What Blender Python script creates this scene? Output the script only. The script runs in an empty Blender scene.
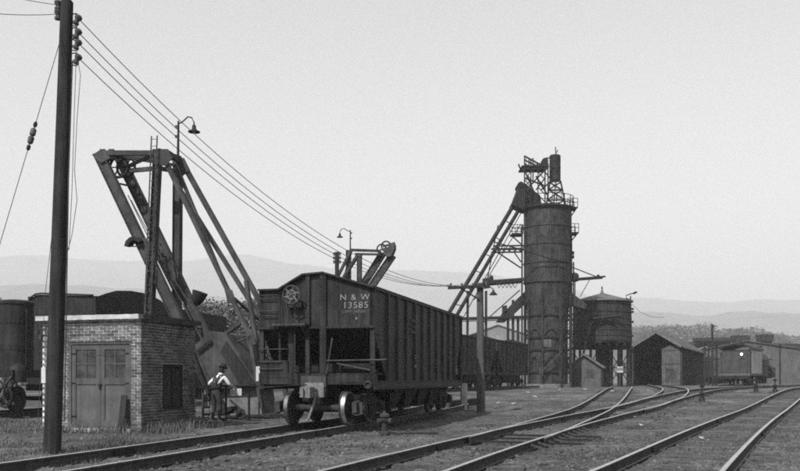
import bpy, math, random
from mathutils import Vector, Matrix, noise
random.seed(7)
R = math.radians
sc = bpy.context.scene
col = sc.collection

# ------------------------------------------------------------------ camera, sky, sun, exposure
CAMH, F, HY = 1.35, 860.0, 378.0
cam_data = bpy.data.cameras.new('camera')
cam_data.sensor_width = 36.0
cam_data.lens = 36.0 * F / 800.0
cam_data.shift_y = (HY - 235.5) / 800.0
cam_data.clip_start, cam_data.clip_end = 0.1, 20000.0
cam = bpy.data.objects.new('camera', cam_data)
col.objects.link(cam)
cam.location = (0, 0, CAMH)
cam.rotation_euler = (R(90), 0, 0)
sc.camera = cam

SUN_EL, SUN_AZ = R(48), math.atan2(-0.50, -0.86)
world = bpy.data.worlds.new('World')
sc.world = world
world.use_nodes = True
wn = world.node_tree
bg = wn.nodes['Background']
sky = wn.nodes.new('ShaderNodeTexSky')
sky.sky_type = 'NISHITA'
sky.sun_disc = False
sky.sun_elevation = SUN_EL
sky.sun_rotation = SUN_AZ
sky.air_density = 2.0
sky.dust_density = 3.0
bw = wn.nodes.new('ShaderNodeRGBToBW')           # black-and-white film
wn.links.new(sky.outputs[0], bw.inputs[0])
wn.links.new(bw.outputs[0], bg.inputs[0])
bg.inputs[1].default_value = 0.125

sun_data = bpy.data.lights.new('sun', 'SUN')
sun_data.energy = 5.0
sun_data.angle = R(0.5)
sun = bpy.data.objects.new('sun', sun_data)
col.objects.link(sun)
sv = Vector((math.sin(SUN_AZ) * math.cos(SUN_EL), math.cos(SUN_AZ) * math.cos(SUN_EL), math.sin(SUN_EL)))
sun.rotation_euler = sv.to_track_quat('Z', 'Y').to_euler()
sun.location = sv * 200

sc.view_settings.view_transform = 'Standard'
sc.view_settings.look = 'None'
sc.view_settings.exposure = 0.64
sc.view_settings.gamma = 1
sc.render.engine = 'CYCLES'
sc.cycles.use_denoising = False
sc.cycles.max_bounces = 6
sc.cycles.pixel_filter_type = 'BLACKMAN_HARRIS'
sc.cycles.filter_width = 1.9
sc.cycles.volume_bounces = 2

HAZE_DENSITY = 0.00047

# ------------------------------------------------------------------ helpers
Z = Vector((0, 0, 1))
TH = math.atan2(638 - 400, F)                     # bearing of the hopper track
T1 = Vector((math.sin(TH), math.cos(TH), 0))
N1 = Vector((math.cos(TH), -math.sin(TH), 0))

def sstep(a, b, x):
    t = min(1, max(0, (x - a) / (b - a)))
    return t * t * (3 - 2 * t)

def tz(x, y):                                     # the yard climbs half a metre beyond the hopper car
    return 0.5 * sstep(30, 58, y)

def P(px, py, Y):                                 # point of the place that the photograph shows at (px, py), Y metres away
    return Vector(((px - 400) / F * Y, Y, CAMH + (HY - py) / F * Y))

def G(px, Y):                                     # ground point
    x = (px - 400) / F * Y
    return Vector((x, Y, tz(x, Y)))

MATS = {}
def mat(name, c, var=0.25, scale=2.0, rough=0.75, bump=0.15, bscale=30.0, metal=0.0, streak=0.0, c2=None, spec=0.14, stain=0.0):
    if name in MATS:
        return MATS[name]
    m = bpy.data.materials.new(name)
    m.use_nodes = True
    nt = m.node_tree
    N, L = nt.nodes, nt.links
    b = N['Principled BSDF']
    b.inputs['Roughness'].default_value = rough
    b.inputs['Metallic'].default_value = metal
    b.inputs['Specular IOR Level'].default_value = spec
    tc = N.new('ShaderNodeTexCoord')
    n1 = N.new('ShaderNodeTexNoise'); n1.inputs['Scale'].default_value = scale
    n1.inputs['Detail'].default_value = 6; n1.inputs['Roughness'].default_value = 0.65
    L.new(tc.outputs['Object'], n1.inputs['Vector'])
    fac = n1.outputs['Fac']
    if streak:
        mp = N.new('ShaderNodeMapping'); mp.inputs['Scale'].default_value = (9, 9, 0.5)
        L.new(tc.outputs['Object'], mp.inputs['Vector'])
        n3 = N.new('ShaderNodeTexNoise'); n3.inputs['Scale'].default_value = 1.2; n3.inputs['Detail'].default_value = 5
        L.new(mp.outputs[0], n3.inputs['Vector'])
        mx = N.new('ShaderNodeMix'); mx.data_type = 'FLOAT'
        mx.inputs[0].default_value = streak
        L.new(fac, mx.inputs[2]); L.new(n3.outputs['Fac'], mx.inputs[3])
        fac = mx.outputs[0]
    cr = N.new('ShaderNodeValToRGB')
    lo, hi = c * (1 - var), (c2 if c2 else c * (1 + var))
    w_ = .10 if streak else .17
    cr.color_ramp.elements[0].position = 0.5 - w_; cr.color_ramp.elements[0].color = (lo, lo, lo, 1)
    cr.color_ramp.elements[1].position = 0.5 + w_; cr.color_ramp.elements[1].color = (hi, hi, hi, 1)
    L.new(fac, cr.inputs[0])
    if stain:                                     # soot and weather in patches that run across neighbouring pieces
        ge = N.new('ShaderNodeNewGeometry')
        n5 = N.new('ShaderNodeTexNoise'); n5.inputs['Scale'].default_value = 1.7; n5.inputs['Detail'].default_value = 7; n5.inputs['Roughness'].default_value = 0.7
        L.new(ge.outputs['Position'], n5.inputs['Vector'])
        c5 = N.new('ShaderNodeValToRGB')
        c5.color_ramp.elements[0].position = 0.36; c5.color_ramp.elements[0].color = (1 - stain,) * 3 + (1,)
        c5.color_ramp.elements[1].position = 0.6; c5.color_ramp.elements[1].color = (1.15, 1.15, 1.15, 1)
        L.new(n5.outputs['Fac'], c5.inputs[0])
        m5 = N.new('ShaderNodeMix'); m5.data_type = 'RGBA'; m5.blend_type = 'MULTIPLY'; m5.inputs[0].default_value = 1
        L.new(cr.outputs[0], m5.inputs[6]); L.new(c5.outputs[0], m5.inputs[7])
        L.new(m5.outputs[2], b.inputs['Base Color'])
    else:
        L.new(cr.outputs[0], b.inputs['Base Color'])
    if bump:
        n2 = N.new('ShaderNodeTexNoise'); n2.inputs['Scale'].default_value = bscale; n2.inputs['Detail'].default_value = 4
        L.new(tc.outputs['Object'], n2.inputs['Vector'])
        bp = N.new('ShaderNodeBump'); bp.inputs['Strength'].default_value = bump; bp.inputs['Distance'].default_value = 0.02
        hsrc = n2.outputs['Fac']
        if streak and name.endswith('wood'):
            n4 = N.new('ShaderNodeTexNoise'); n4.inputs['Scale'].default_value = 3.5; n4.inputs['Detail'].default_value = 4
            L.new(mp.outputs[0], n4.inputs['Vector'])
            hsrc = n4.outputs['Fac']
            bp.inputs['Strength'].default_value = 0.8
        L.new(hsrc, bp.inputs['Height'])
        L.new(bp.outputs[0], b.inputs['Normal'])
    MATS[name] = m
    return m

ROOT = {}                                         # root empties -> matrix
def thing(name, label, cat, loc=(0, 0, 0), rz=0.0, group=None):
    o = bpy.data.objects.new(name, None)
    o.empty_display_size = 0.2
    o.location = loc
    o.rotation_euler = (0, 0, rz)
    col.objects.link(o)
    tag(o, label, cat, group)
    ROOT[o.name] = Matrix.Translation(Vector(loc)) @ Matrix.Rotation(rz, 4, 'Z')
    return o

def tag(o, label, cat, group=None):
    o['label'] = label
    o['category'] = cat
    if group:
        o['group'] = group
    return o

def copy_tree(o, parent=None):
    c = o.copy()
    col.objects.link(c)
    c.parent = parent
    for ch in list(o.children):
        copy_tree(ch, c)
    return c

class MB:
    def __init__(s):
        s.v, s.f = [], []
    def add(s, vs, fs):
        n = len(s.v)
        s.v += [Vector(v) for v in vs]
        s.f += [tuple(i + n for i in f) for f in fs]
        return s
    def box(s, c, size, rz=0.0, M=None):
        c = Vector(c); hx, hy, hz = size[0] / 2, size[1] / 2, size[2] / 2
        rot = M if M else Matrix.Rotation(rz, 3, 'Z')
        vs = [c + rot @ Vector((x * hx, y * hy, z * hz)) for x in (-1, 1) for y in (-1, 1) for z in (-1, 1)]
        return s.add(vs, [(0, 1, 3, 2), (4, 6, 7, 5), (0, 4, 5, 1), (2, 3, 7, 6), (0, 2, 6, 4), (1, 5, 7, 3)])
    def span(s, a, b):                            # axis-aligned box from corner to corner
        a, b = Vector(a), Vector(b)
        return s.box((a + b) / 2, [abs(b[i] - a[i]) for i in range(3)])
    def bar(s, a, b, w, h, up=Z):                 # w across, h in the plane of up
        a, b = Vector(a), Vector(b)
        d = (b - a).normalized()
        up = Vector(up)
        if abs(d.dot(up)) > 0.99:
            up = Vector((0, 1, 0))
        x = d.cross(up).normalized(); y = x.cross(d)
        vs = [p + x * i * w / 2 + y * j * h / 2 for p in (a, b) for i, j in ((-1, -1), (1, -1), (1, 1), (-1, 1))]
        return s.add(vs, [(3, 2, 1, 0), (4, 5, 6, 7), (0, 1, 5, 4), (1, 2, 6, 5), (2, 3, 7, 6), (3, 0, 4, 7)])
    def tube(s, a, b, r0, r1=None, n=10, caps=True):
        a, b = Vector(a), Vector(b)
        r1 = r0 if r1 is None else r1
        d = (b - a).normalized()
        up = Z if abs(d.z) < 0.95 else Vector((0, 1, 0))
        x = d.cross(up).normalized(); y = d.cross(x)
        vs = []
        for p, r in ((a, r0), (b, r1)):
            vs += [p + (x * math.cos(2 * math.pi * k / n) + y * math.sin(2 * math.pi * k / n)) * r for k in range(n)]
        fs = [(k, (k + 1) % n, n + (k + 1) % n, n + k) for k in range(n)]
        if caps:
            fs += [tuple(range(n))[::-1], tuple(range(n, 2 * n))]
        return s.add(vs, fs)
    def path(s, pts, r, n=6):
        pts = [Vector(p) for p in pts]
        base = len(s.v)
        ref = Z
        for i, p in enumerate(pts):
            d = (pts[min(i + 1, len(pts) - 1)] - pts[max(i - 1, 0)]).normalized()
            up = ref if abs(d.dot(ref)) < 0.95 else Vector((0, 1, 0))
            x = d.cross(up).normalized(); y = d.cross(x)
            rr = r[i] if isinstance(r, (list, tuple)) else r
            s.v += [p + (x * math.cos(2 * math.pi * k / n) + y * math.sin(2 * math.pi * k / n)) * rr for k in range(n)]
        for i in range(len(pts) - 1):
            for k in range(n):
                s.f.append((base + i * n + k, base + i * n + (k + 1) % n, base + (i + 1) * n + (k + 1) % n, base + (i + 1) * n + k))
        s.f.append(tuple(base + k for k in range(n))[::-1])
        s.f.append(tuple(base + (len(pts) - 1) * n + k for k in range(n)))
        return s
    def lathe(s, prof, c=(0, 0, 0), axis=Z, n=24, closed=False):
        c, d = Vector(c), Vector(axis).normalized()
        up = Z if abs(d.z) < 0.95 else Vector((0, 1, 0))
        x = d.cross(up).normalized(); y = d.cross(x)
        base = len(s.v)
        for r, z in prof:
            s.v += [c + d * z + (x * math.cos(2 * math.pi * k / n) + y * math.sin(2 * math.pi * k / n)) * max(r, 0.0005) for k in range(n)]
        m = len(prof)
        for i in range(m - 1 + (1 if closed else 0)):
            for k in range(n):
                a, b2 = i * n, ((i + 1) % m) * n
                s.f.append((base + a + k, base + a + (k + 1) % n, base + b2 + (k + 1) % n, base + b2 + k))
        if not closed:
            s.f.append(tuple(base + k for k in range(n))[::-1])
            s.f.append(tuple(base + (m - 1) * n + k for k in range(n)))
        return s
    def prism(s, poly, ext):
        poly = [Vector(p) for p in poly]; ext = Vector(ext); n = len(poly)
        return s.add(poly + [p + ext for p in poly],
                     [tuple(range(n))[::-1], tuple(range(n, 2 * n))] + [(k, (k + 1) % n, n + (k + 1) % n, n + k) for k in range(n)])
    def ring(s, c, r, tube_r, axis=Z, n=28, m=6):
        prof = [(r + tube_r * math.cos(2 * math.pi * k / m), tube_r * math.sin(2 * math.pi * k / m)) for k in range(m)]
        return s.lathe(prof, c, axis, n, closed=True)
    def mesh(s, name, m=None, inv=None, angle=0.6):
        vs = [inv @ v for v in s.v] if inv else s.v
        me = bpy.data.meshes.new(name)
        me.from_pydata([tuple(v) for v in vs], [], s.f)
        if m:
            me.materials.append(m)
        me.shade_smooth()
        me.set_sharp_from_angle(angle=angle)
        return me
    def build(s, name, m, parent=None, world=False, loc=None):
        inv = None
        if parent is not None and world:
            p = parent
            while p.parent is not None:
                p = p.parent
            inv = ROOT[p.name].inverted()
        me = s.mesh(name, m, inv)
        return inst(name, me, parent, loc)

def inst(name, me, parent=None, loc=None, rot=None, scale=None):
    o = bpy.data.objects.new(name, me)
    col.objects.link(o)
    if parent is not None:
        o.parent = parent
    if loc is not None:
        o.location = loc
    if rot is not None:
        o.rotation_euler = rot
    if scale is not None:
        o.scale = scale
    return o

def text(body, size, m, parent, loc, rot, name='lettering', space=1.0):
    cu = bpy.data.curves.new('letters', 'FONT')
    cu.body = body
    cu.size = size
    cu.align_x = 'CENTER'; cu.align_y = 'CENTER'
    cu.extrude = 0.002
    cu.space_character = space
    tmp = bpy.data.objects.new(name, cu)
    col.objects.link(tmp)
    me = bpy.data.meshes.new_from_object(tmp.evaluated_get(bpy.context.evaluated_depsgraph_get()))
    bpy.data.objects.remove(tmp)
    me.materials.clear()
    me.materials.append(m)
    o = bpy.data.objects.new(name, me)
    col.objects.link(o)
    o.parent = parent
    o.location = loc
    o.rotation_euler = rot
    return o

# ------------------------------------------------------------------ materials
steel = mat('black_steel', 0.018, 0.35, 1.3, 0.62, 0.12, 14, streak=0.55, stain=.4)
steel_hopper = mat('hopper_steel', 0.022, 0.5, 1.1, 0.55, 0.35, 3.5, streak=0.6, stain=.5)
steel_hopper_old = mat('weathered_hopper_steel', 0.026, 0.4, 1.5, 0.7, 0.3, 4, streak=0.6, stain=.45)
steel_grey = mat('grey_painted_steel', 0.042, 0.3, 1.6, 0.65, 0.12, 18, streak=0.4, stain=.4)
steel_tower = mat('tower_plate_steel', 0.032, 0.5, 0.6, 0.62, 0.25, 3, streak=0.55, stain=.45)
iron = mat('oily_iron', 0.013, 0.4, 3, 0.55, 0.3, 30)
iron_dust = mat('dusty_iron', 0.032, 0.5, 4, 0.8, 0.4, 30)
bright_steel = mat('worn_tread_steel', 0.27, 0.2, 8, 0.38, 0.05, 40, metal=0.9, spec=0.5)
rail_top = mat('rail_steel', 0.30, 0.25, 6, 0.45, 0.05, 50, metal=0.35, spec=0.5)
rail_side = mat('rusty_rail_side', 0.045, 0.4, 6, 0.85, 0.3, 40)
pale_metal = mat('pale_metal', 0.13, 0.35, 8, 0.6, 0.2, 40)
wood_dark = mat('creosoted_wood', 0.022, 0.4, 2.5, 0.85, 0.35, 25, streak=0.6)
wood_grey = mat('grey_weathered_wood', 0.06, 0.35, 3, 0.9, 0.35, 25, streak=0.6)
wood_pale = mat('pale_boards', 0.075, 0.3, 2, 0.9, 0.3, 20, streak=0.5)
tie_mat = mat('tie_wood', 0.055, 0.4, 5, 0.92, 0.5, 30)
white = mat('white_paint', 0.42, 0.12, 6, 0.6, 0.05)
scrap_m = mat('soiled_paper', 0.27, 0.25, 12, 0.8, 0.1)
stencil = mat('worn_white_stencil', 0.17, 0.5, 14, 0.7, 0.0)
stencil_dim = mat('faded_stencil', 0.11, 0.45, 14, 0.7, 0.0)
concrete = mat('concrete', 0.36, 0.3, 4, 0.9, 0.3, 30)
mortar = mat('mortar', 0.55, 0.3, 9, 0.95, 0.3, 60, stain=.5)
bricks_m = [mat('brick_%s' % n, c, 0.3, 14, 0.9, 0.35, 70, stain=.45) for n, c in (('dull', 0.095), ('dark', 0.065), ('pale', 0.15), ('mid', 0.115))]
door_paint = mat('door_paint', 0.062, 0.22, 2.5, 0.6, 0.12, 30, streak=0.35)
door_paint_low = mat('door_panel_paint', 0.075, 0.2, 2.5, 0.65, 0.12, 30, streak=0.35)
glass_dark = mat('dusty_glass', 0.035, 0.7, 3, 0.22, 0.03, 8, spec=0.5)
tar = mat('tar_roof', 0.045, 0.3, 3, 0.9, 0.4, 40)
coal = mat('coal', 0.022, 0.5, 6, 0.6, 0.9, 18)
roof_light = mat('pale_roofing', 0.20, 0.3, 0.6, 0.85, 0.1, 10, streak=0.3)
tank_wood = mat('tank_staves', 0.028, 0.4, 0.9, 0.85, 0.2, 12, streak=0.7)
skin_m = mat('skin', 0.30, 0.1, 8, 0.6, 0.0)
shirt_m = mat('white_shirt', 0.5, 0.08, 8, 0.85, 0.15, 25)
denim = mat('dark_overalls', 0.035, 0.25, 10, 0.9, 0.2, 40)
felt = mat('dark_felt', 0.02, 0.2, 10, 0.95, 0.1)
leather = mat('boot_leather', 0.02, 0.2, 10, 0.6, 0.1)
bark = mat('bark', 0.06, 0.3, 6, 0.9, 0.5, 20)
leaf_a = mat('leaf_mid', 0.06, 0.35, 0.35, 0.7, 0.0)
leaf_b = mat('leaf_pale', 0.10, 0.35, 0.35, 0.7, 0.0)
leaf_c = mat('leaf_dark', 0.038, 0.35, 0.35, 0.7, 0.0)
grass_m = mat('dry_grass', 0.085, 0.5, 0.8, 0.85, 0.0)
porcelain = mat('brown_porcelain', 0.05, 0.2, 5, 0.25, 0.0, spec=0.5)
wire_m = mat('wire', 0.05, 0.1, 5, 0.6, 0.0)

def ground_mat():
    m = bpy.data.materials.new('cinder_ground')
    m.use_nodes = True
    N, L = m.node_tree.nodes, m.node_tree.links
    b = N['Principled BSDF']
    b.inputs['Roughness'].default_value = 0.95
    b.inputs['Specular IOR Level'].default_value = 0.15
    tc = N.new('ShaderNodeTexCoord')
    def ns(scale, detail=6, rough=0.6):
        n = N.new('ShaderNodeTexNoise')
        n.inputs['Scale'].default_value = scale; n.inputs['Detail'].default_value = detail; n.inputs['Roughness'].default_value = rough
        L.new(tc.outputs['Object'], n.inputs['Vector'])
        return n.outputs['Fac']
    def ramp(f, a, b2, lo, hi):
        c = N.new('ShaderNodeValToRGB')
        c.color_ramp.elements[0].position = a; c.color_ramp.elements[0].color = (lo, lo, lo, 1)
        c.color_ramp.elements[1].position = b2; c.color_ramp.elements[1].color = (hi, hi, hi, 1)
        L.new(f, c.inputs[0])
        return c.outputs[0]
    def mul(a, b2):
        x = N.new('ShaderNodeMix'); x.data_type = 'RGBA'; x.blend_type = 'MULTIPLY'; x.inputs[0].default_value = 1
        L.new(a, x.inputs[6]); L.new(b2, x.inputs[7])
        return x.outputs[2]
    big = ramp(ns(0.25, 5), 0.36, 0.64, 0.034, 0.092)
    med = ramp(ns(1.5, 7, 0.75), 0.34, 0.66, 0.45, 1.6)
    fine = ramp(ns(24, 5, 0.8), 0.3, 0.72, 0.35, 1.8)
    c = mul(mul(big, med), fine)
    # scattered pale stones
    vo = N.new('ShaderNodeTexVoronoi'); vo.inputs['Scale'].default_value = 7
    L.new(tc.outputs['Object'], vo.inputs['Vector'])
    pick = N.new('ShaderNodeValToRGB')
    pick.color_ramp.elements[0].position = 0.05; pick.color_ramp.elements[0].color = (1, 1, 1, 1)
    pick.color_ramp.elements[1].position = 0.09; pick.color_ramp.elements[1].color = (0, 0, 0, 1)
    L.new(vo.outputs['Distance'], pick.inputs[0])
    mx = N.new('ShaderNodeMix'); mx.data_type = 'RGBA'
    mx.inputs[7].default_value = (0.22, 0.22, 0.22, 1)
    L.new(pick.outputs[0], mx.inputs[0]); L.new(c, mx.inputs[6])
    L.new(mx.outputs[2], b.inputs['Base Color'])
    bp = N.new('ShaderNodeBump'); bp.inputs['Strength'].default_value = 0.9; bp.inputs['Distance'].default_value = 0.03
    L.new(ns(22, 6, 0.75), bp.inputs['Height'])
    L.new(bp.outputs[0], b.inputs['Normal'])
    return m
GROUND = ground_mat()

# ------------------------------------------------------------------ ground, hills, haze
def axis(a, b, step, far_lo, far_hi, grow):
    v = [a]
    while v[-1] < b:
        v.append(v[-1] + step)
    s = step
    while v[-1] < far_hi:
        s *= grow; v.append(v[-1] + s)
    s = step; lo = []
    x = a
    while x > far_lo:
        s *= grow; x -= s; lo.append(x)
    return lo[::-1] + v

def relief(x, y):
    p = Vector((x, y, 0))
    return 0.05 * noise.noise(p * 0.35) + 0.035 * noise.noise(p * 1.3) + 0.035 * noise.noise(p * 3.1) - .02

def make_ground():
    xs = axis(-13, 22, 0.14, -6000, 6000, 1.28)
    ys = axis(9, 46, 0.14, -300, 5400, 1.12)
    vs = []
    for y in ys:
        for x in xs:
            z = tz(x, y)
            if abs(x) < 200 and -5 < y < 300:
                z += relief(x, y)
            vs.append((x, y, z))
    nx = len(xs)
    fs = [(j * nx + i, j * nx + i + 1, (j + 1) * nx + i + 1, (j + 1) * nx + i) for j in range(len(ys) - 1) for i in range(nx - 1)]
    me = bpy.data.meshes.new('ground')
    me.from_pydata(vs, [], fs)
    me.materials.append(GROUND)
    me.shade_smooth()
    o = inst('ground', me)
    o['kind'] = 'structure'
make_ground()

hill_m = mat('wooded_hillside', 0.06, 0.45, 0.012, 0.95, 0.0)
def hills(name, dist, depth, prof, seed):
    """ridge line given as (px, py) of the photograph at the crest distance"""
    prof = [(x, y) for x, y in prof]
    nx, ny = 240, 26
    x0, x1 = (prof[0][0] - 400) / F * dist, (prof[-1][0] - 400) / F * dist
    vs = []
    for j in range(ny + 1):
        t = j / ny
        for i in range(nx + 1):
            X = x0 + (x1 - x0) * i / nx
            px = 400 + F * X / dist
            k = 0
            while k < len(prof) - 2 and prof[k + 1][0] < px:
                k += 1
            u = (px - prof[k][0]) / (prof[k + 1][0] - prof[k][0])
            u = u * u * (3 - 2 * u)
            py = prof[k][1] * (1 - u) + prof[k + 1][1] * u
            H = CAMH + (HY - py) / F * dist
            Y = dist - depth + 2 * depth * t
            q = Vector((X / 420 + seed, Y / 420, 0))
            shape = math.sin(math.pi * t) ** 1.3
            rid = 1 - 0.22 * abs(noise.noise(q * 1.2)) * (1 - abs(2 * t - 1)) * 2 * min(1, abs(2 * t - 1) * 3)
            h = H * shape * rid + 5 * noise.noise(q * 9) * shape
            vs.append((X, Y, h - 0.6))
    n = nx + 1
    fs = [(j * n + i, j * n + i + 1, (j + 1) * n + i + 1, (j + 1) * n + i) for j in range(ny) for i in range(nx)]
    me = bpy.data.meshes.new(name)
    me.from_pydata(vs, [], fs)
    me.materials.append(hill_m)
    me.shade_smooth()
    o = inst(name, me)
    o['kind'] = 'structure'
hills('mountain_ridge', 4000, 1100,
      [(-500, 285), (-260, 268), (-60, 262), (0, 259), (38, 255), (95, 260), (140, 262), (190, 261), (245, 255), (300, 264), (345, 270), (390, 270),
       (430, 271), (475, 273), (520, 279), (570, 291), (605, 301), (640, 297), (675, 301), (725, 303), (755, 299), (800, 300), (860, 292), (1000, 290), (1300, 300)], 3.1)
hills('foothills', 2300, 600,
      [(-500, 300), (-200, 292), (0, 286), (60, 284), (130, 288), (200, 296), (300, 305), (400, 313), (500, 318), (560, 316), (600, 309), (650, 312), (700, 316), (740, 311), (800, 315), (900, 322), (1300, 318)], 8.7)

hz = bpy.data.materials.new('air_haze')
hz.use_nodes = True
hn = hz.node_tree
for n_ in list(hn.nodes):
    if n_.type == 'BSDF_PRINCIPLED':
        hn.nodes.remove(n_)
pv = hn.nodes.new('ShaderNodeVolumePrincipled')
pv.inputs['Color'].default_value = (0.74, 0.74, 0.74, 1)
pv.inputs['Density'].default_value = HAZE_DENSITY
pv.inputs['Anisotropy'].default_value = 0.0
hn.links.new(pv.outputs[0], hn.nodes['Material Output'].inputs['Volume'])
hb = MB().span((-6500, -900, -2.0), (6500, 5600, 640)).mesh('haze', hz)
ho = inst('haze', hb)
ho['kind'] = 'stuff'

# ------------------------------------------------------------------ railway tracks
RAILH = 0.16
def smooth_line(pts, step=0.6):
    """Catmull-Rom through (x, y) points"""
    pts = [Vector((p[0], p[1], 0)) for p in pts]
    pts = [pts[0] * 2 - pts[1]] + pts + [pts[-1] * 2 - pts[-2]]
    out = []
    for i in range(1, len(pts) - 2):
        a, b, c, d = pts[i - 1:i + 3]
        n = max(2, int((c - b).length / step))
        for k in range(n):
            t = k / n
            out.append(0.5 * ((2 * b) + (c - a) * t + (2 * a - 5 * b + 4 * c - d) * t * t + (3 * b - a - 3 * c + d) * t ** 3))
    out.append(pts[-2])
    return out

def offset_line(line, d):
    out = []
    for i, p in enumerate(line):
        t = (line[min(i + 1, len(line) - 1)] - line[max(i - 1, 0)]).normalized()
        out.append(p + Vector((t.y, -t.x, 0)) * d)
    return out

RAIL_PROF = [(-0.065, 0.0), (0.065, 0.0), (0.065, 0.015), (0.012, 0.03), (0.012, 0.115), (0.035, 0.125), (0.035, 0.155), (0.025, 0.16),
             (-0.025, 0.16), (-0.035, 0.155), (-0.035, 0.125), (-0.012, 0.115), (-0.012, 0.03), (-0.065, 0.015)]
def rail_obj(line, parent, taper_start=False):
    vs, fs = [], []
    n = len(RAIL_PROF)
    loc = Vector(parent.location)
    for i, p in enumerate(line):
        t = (line[min(i + 1, len(line) - 1)] - line[max(i - 1, 0)]).normalized()
        x = Vector((t.y, -t.x, 0))
        g = tz(p.x, p.y) + 0.006 * noise.noise(Vector((p.x, p.y, 3)) * 0.5)
        k = 1.0
        if taper_start:
            k = min(1.0, 0.25 + i * 0.12)
        for a, b in RAIL_PROF:
            vs.append(p + x * a * k + Z * (g + b + 0.012) - loc)
    m = len(line)
    mats = []
    for i in range(m - 1):
        for k in range(n):
            fs.append((i * n + k, i * n + (k + 1) % n, (i + 1) * n + (k + 1) % n, (i + 1) * n + k))
            mats.append(0 if k in (6, 7, 8) else 1)
    fs += [tuple(range(n))[::-1], tuple(range((m - 1) * n, m * n))]
    mats += [1, 1]
    me = bpy.data.meshes.new('rail')
    me.from_pydata([tuple(v) for v in vs], [], fs)
    me.materials.append(rail_top); me.materials.append(rail_side)
    me.polygons.foreach_set('material_index', mats)
    return inst('rail', me, parent)

tie_meshes = []
for k in range(3):
    b = MB()
    b.box((0, 0, -0.07), (2.5 + 0.1 * k, 0.21, 0.17))
    for v in b.v:
        v += Vector((random.uniform(-.03, .03), random.uniform(-.012, .012), random.uniform(-.012, .012)))
    tie_meshes.append(b.mesh('tie', tie_mat))
joint_mesh = MB().box((0, 0, 0), (0.035, 0.62, 0.085)).mesh('joint_bar', iron)

def track(label, pts, ties=(0, 60), gauge=1.5, proud=0.0, rails=(-1, 1), taper=False):
    line = smooth_line(pts)
    t = thing('railway_track', label, 'railway track', tuple(line[0]), 0, 'tracks of the rail yard')
    for s in rails:
        rail_obj(offset_line(line, s * gauge / 2), t, taper)
    acc, nxt = 0, 0.2
    for i in range(len(line) - 1):
        acc += (line[i + 1] - line[i]).length
        if acc >= nxt and ties[0] <= line[i].y <= ties[1]:
            nxt = acc + 0.56
            d = line[i + 1] - line[i]
            p = line[i]
            inst('tie', tie_meshes[i % 3], t, p + Z * (tz(p.x, p.y) + random.uniform(-0.05, -0.004) + proud) - line[0],
                 (0, 0, math.atan2(d.y, d.x) - math.pi / 2 + random.uniform(-.03, .03)))
    jl = 0
    for s in rails:
        ln = offset_line(line, s * gauge / 2)
        for i in range(6 + 9 * (s > 0), len(ln) - 1, 18):
            p = ln[i]
            if p.y > 45:
                break
            d = ln[i + 1] - ln[i]
            q = Vector((d.y, -d.x, 0)).normalized()
            for e in (-1, 1):
                inst('joint_bar', joint_mesh, t, p + q * e * 0.035 + Z * (tz(p.x, p.y) + 0.085) - line[0], (0, 0, math.atan2(d.y, d.x) - math.pi / 2))
    return t, line

HC = Vector((-0.615, 21.15, 0)) - N1 * 1.55          # middle of the near end of the hopper car
def on1(x, y):                                     # point beside / along the hopper track
    return HC + N1 * x + T1 * y
trk1, _ = track('track under the near hopper car, coming out of the lower left corner', [on1(0, d)[:2] for d in (-22, -14, -6, 2, 10, 16.2)], ties=(5, 40))
mainpts = [(y * y * 2.26191e-3 + y * .303388 - 3.828, y) for y in (1, 6, 12, 18, 24, 30, 36, 42, 48, 54, 60, 66, 74, 84, 96)]
trk2, line2 = track('middle track with rail braces and branching switch, running to the far engine', mainpts, ties=(6, 60))
b1 = [(-y * y * 7.131e-4 + y * .36374 - 3.8766, y) for y in (17, 22, 28, 34, 40, 46, 52, 60, 70)]
trk3, _ = track('branch track curving off the middle track towards the small hut', b1, ties=(20, 60), taper=True)
b2 = [(8.35, 32), (11.4, 38.8), (14.5, 46.0), (17.6, 55), (20.9, 67), (24.7, 82), (28.7, 96.5), (34.5, 109.5)]
trk4, _ = track('branch track running from the middle track into the engine shed', b2, ties=(30, 60), taper=True)
cd = [(y * y * 9.086e-4 + y * .44942 - 1.758, y) for y in (2, 8, 14, 20, 26, 32, 38, 44, 52, 60, 70, 82)]
trk5, line5 = track('front track crossing the lower right corner through sparse grass', cd, ties=(6, 60))
# the tender's track behind the brick shed
TC = P(96, 0, 33.0); TC.z = 0
TC = TC - N1 * 1.55
trk6, _ = track('track behind the brick shed carrying the tender and the boiler car', [(TC + T1 * d)[:2] for d in (-16, -8, 0, 10, 16)], ties=(18, 50))
c2 = Vector((9.04, 70.6, 0)); d2 = Vector((0.386, 0.922, 0))
lspur = Vector((36.5, 93.7, 0)); dsp = Vector((math.sin(R(27)), math.cos(R(27)), 0))
trk8, _ = track('short track under the steam engine at right', [(lspur + dsp * k)[:2] for k in (-8, 0, 10, 20)], ties=(0, 1))
trk7, _ = track('track under the two hopper cars beside the coaling tower', [(c2 + d2 * k)[:2] for k in (-30, -20, -10, 0, 7)], ties=(50, 60))

# rail braces along the middle track's right rail
lr = offset_line(line2, 0.75)
bm = MB().bar((0, 0, 0.10), (0.34, 0.10, 0.0), 0.05, 0.04).mesh('rail_brace', rail_side)
cnt = 0
for i, p in enumerate(lr):
    if 15.9 < p.y < 21.6 and cnt < 10:
        cnt += 1
        d = lr[i + 1] - lr[i]
        inst('rail_brace', bm, trk2, p + Z * (0.02 + tz(p.x, p.y)) - Vector(trk2.location), (0, 0, math.atan2(d.y, d.x) - math.pi / 2))
# throw rod and slide plates at the switch
sw = MB()
for k in range(3):
    q = line2[0]
    p = Vector((2.45 + k * 0.42, 17.2 + k * 1.0, 0))
    sw.bar(p + Vector((-1.0, .35, .06)), p + Vector((1.1, -.4, .06)), 0.05, 0.035)
sw.build('switch_rod', iron, trk2, world=True)

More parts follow.
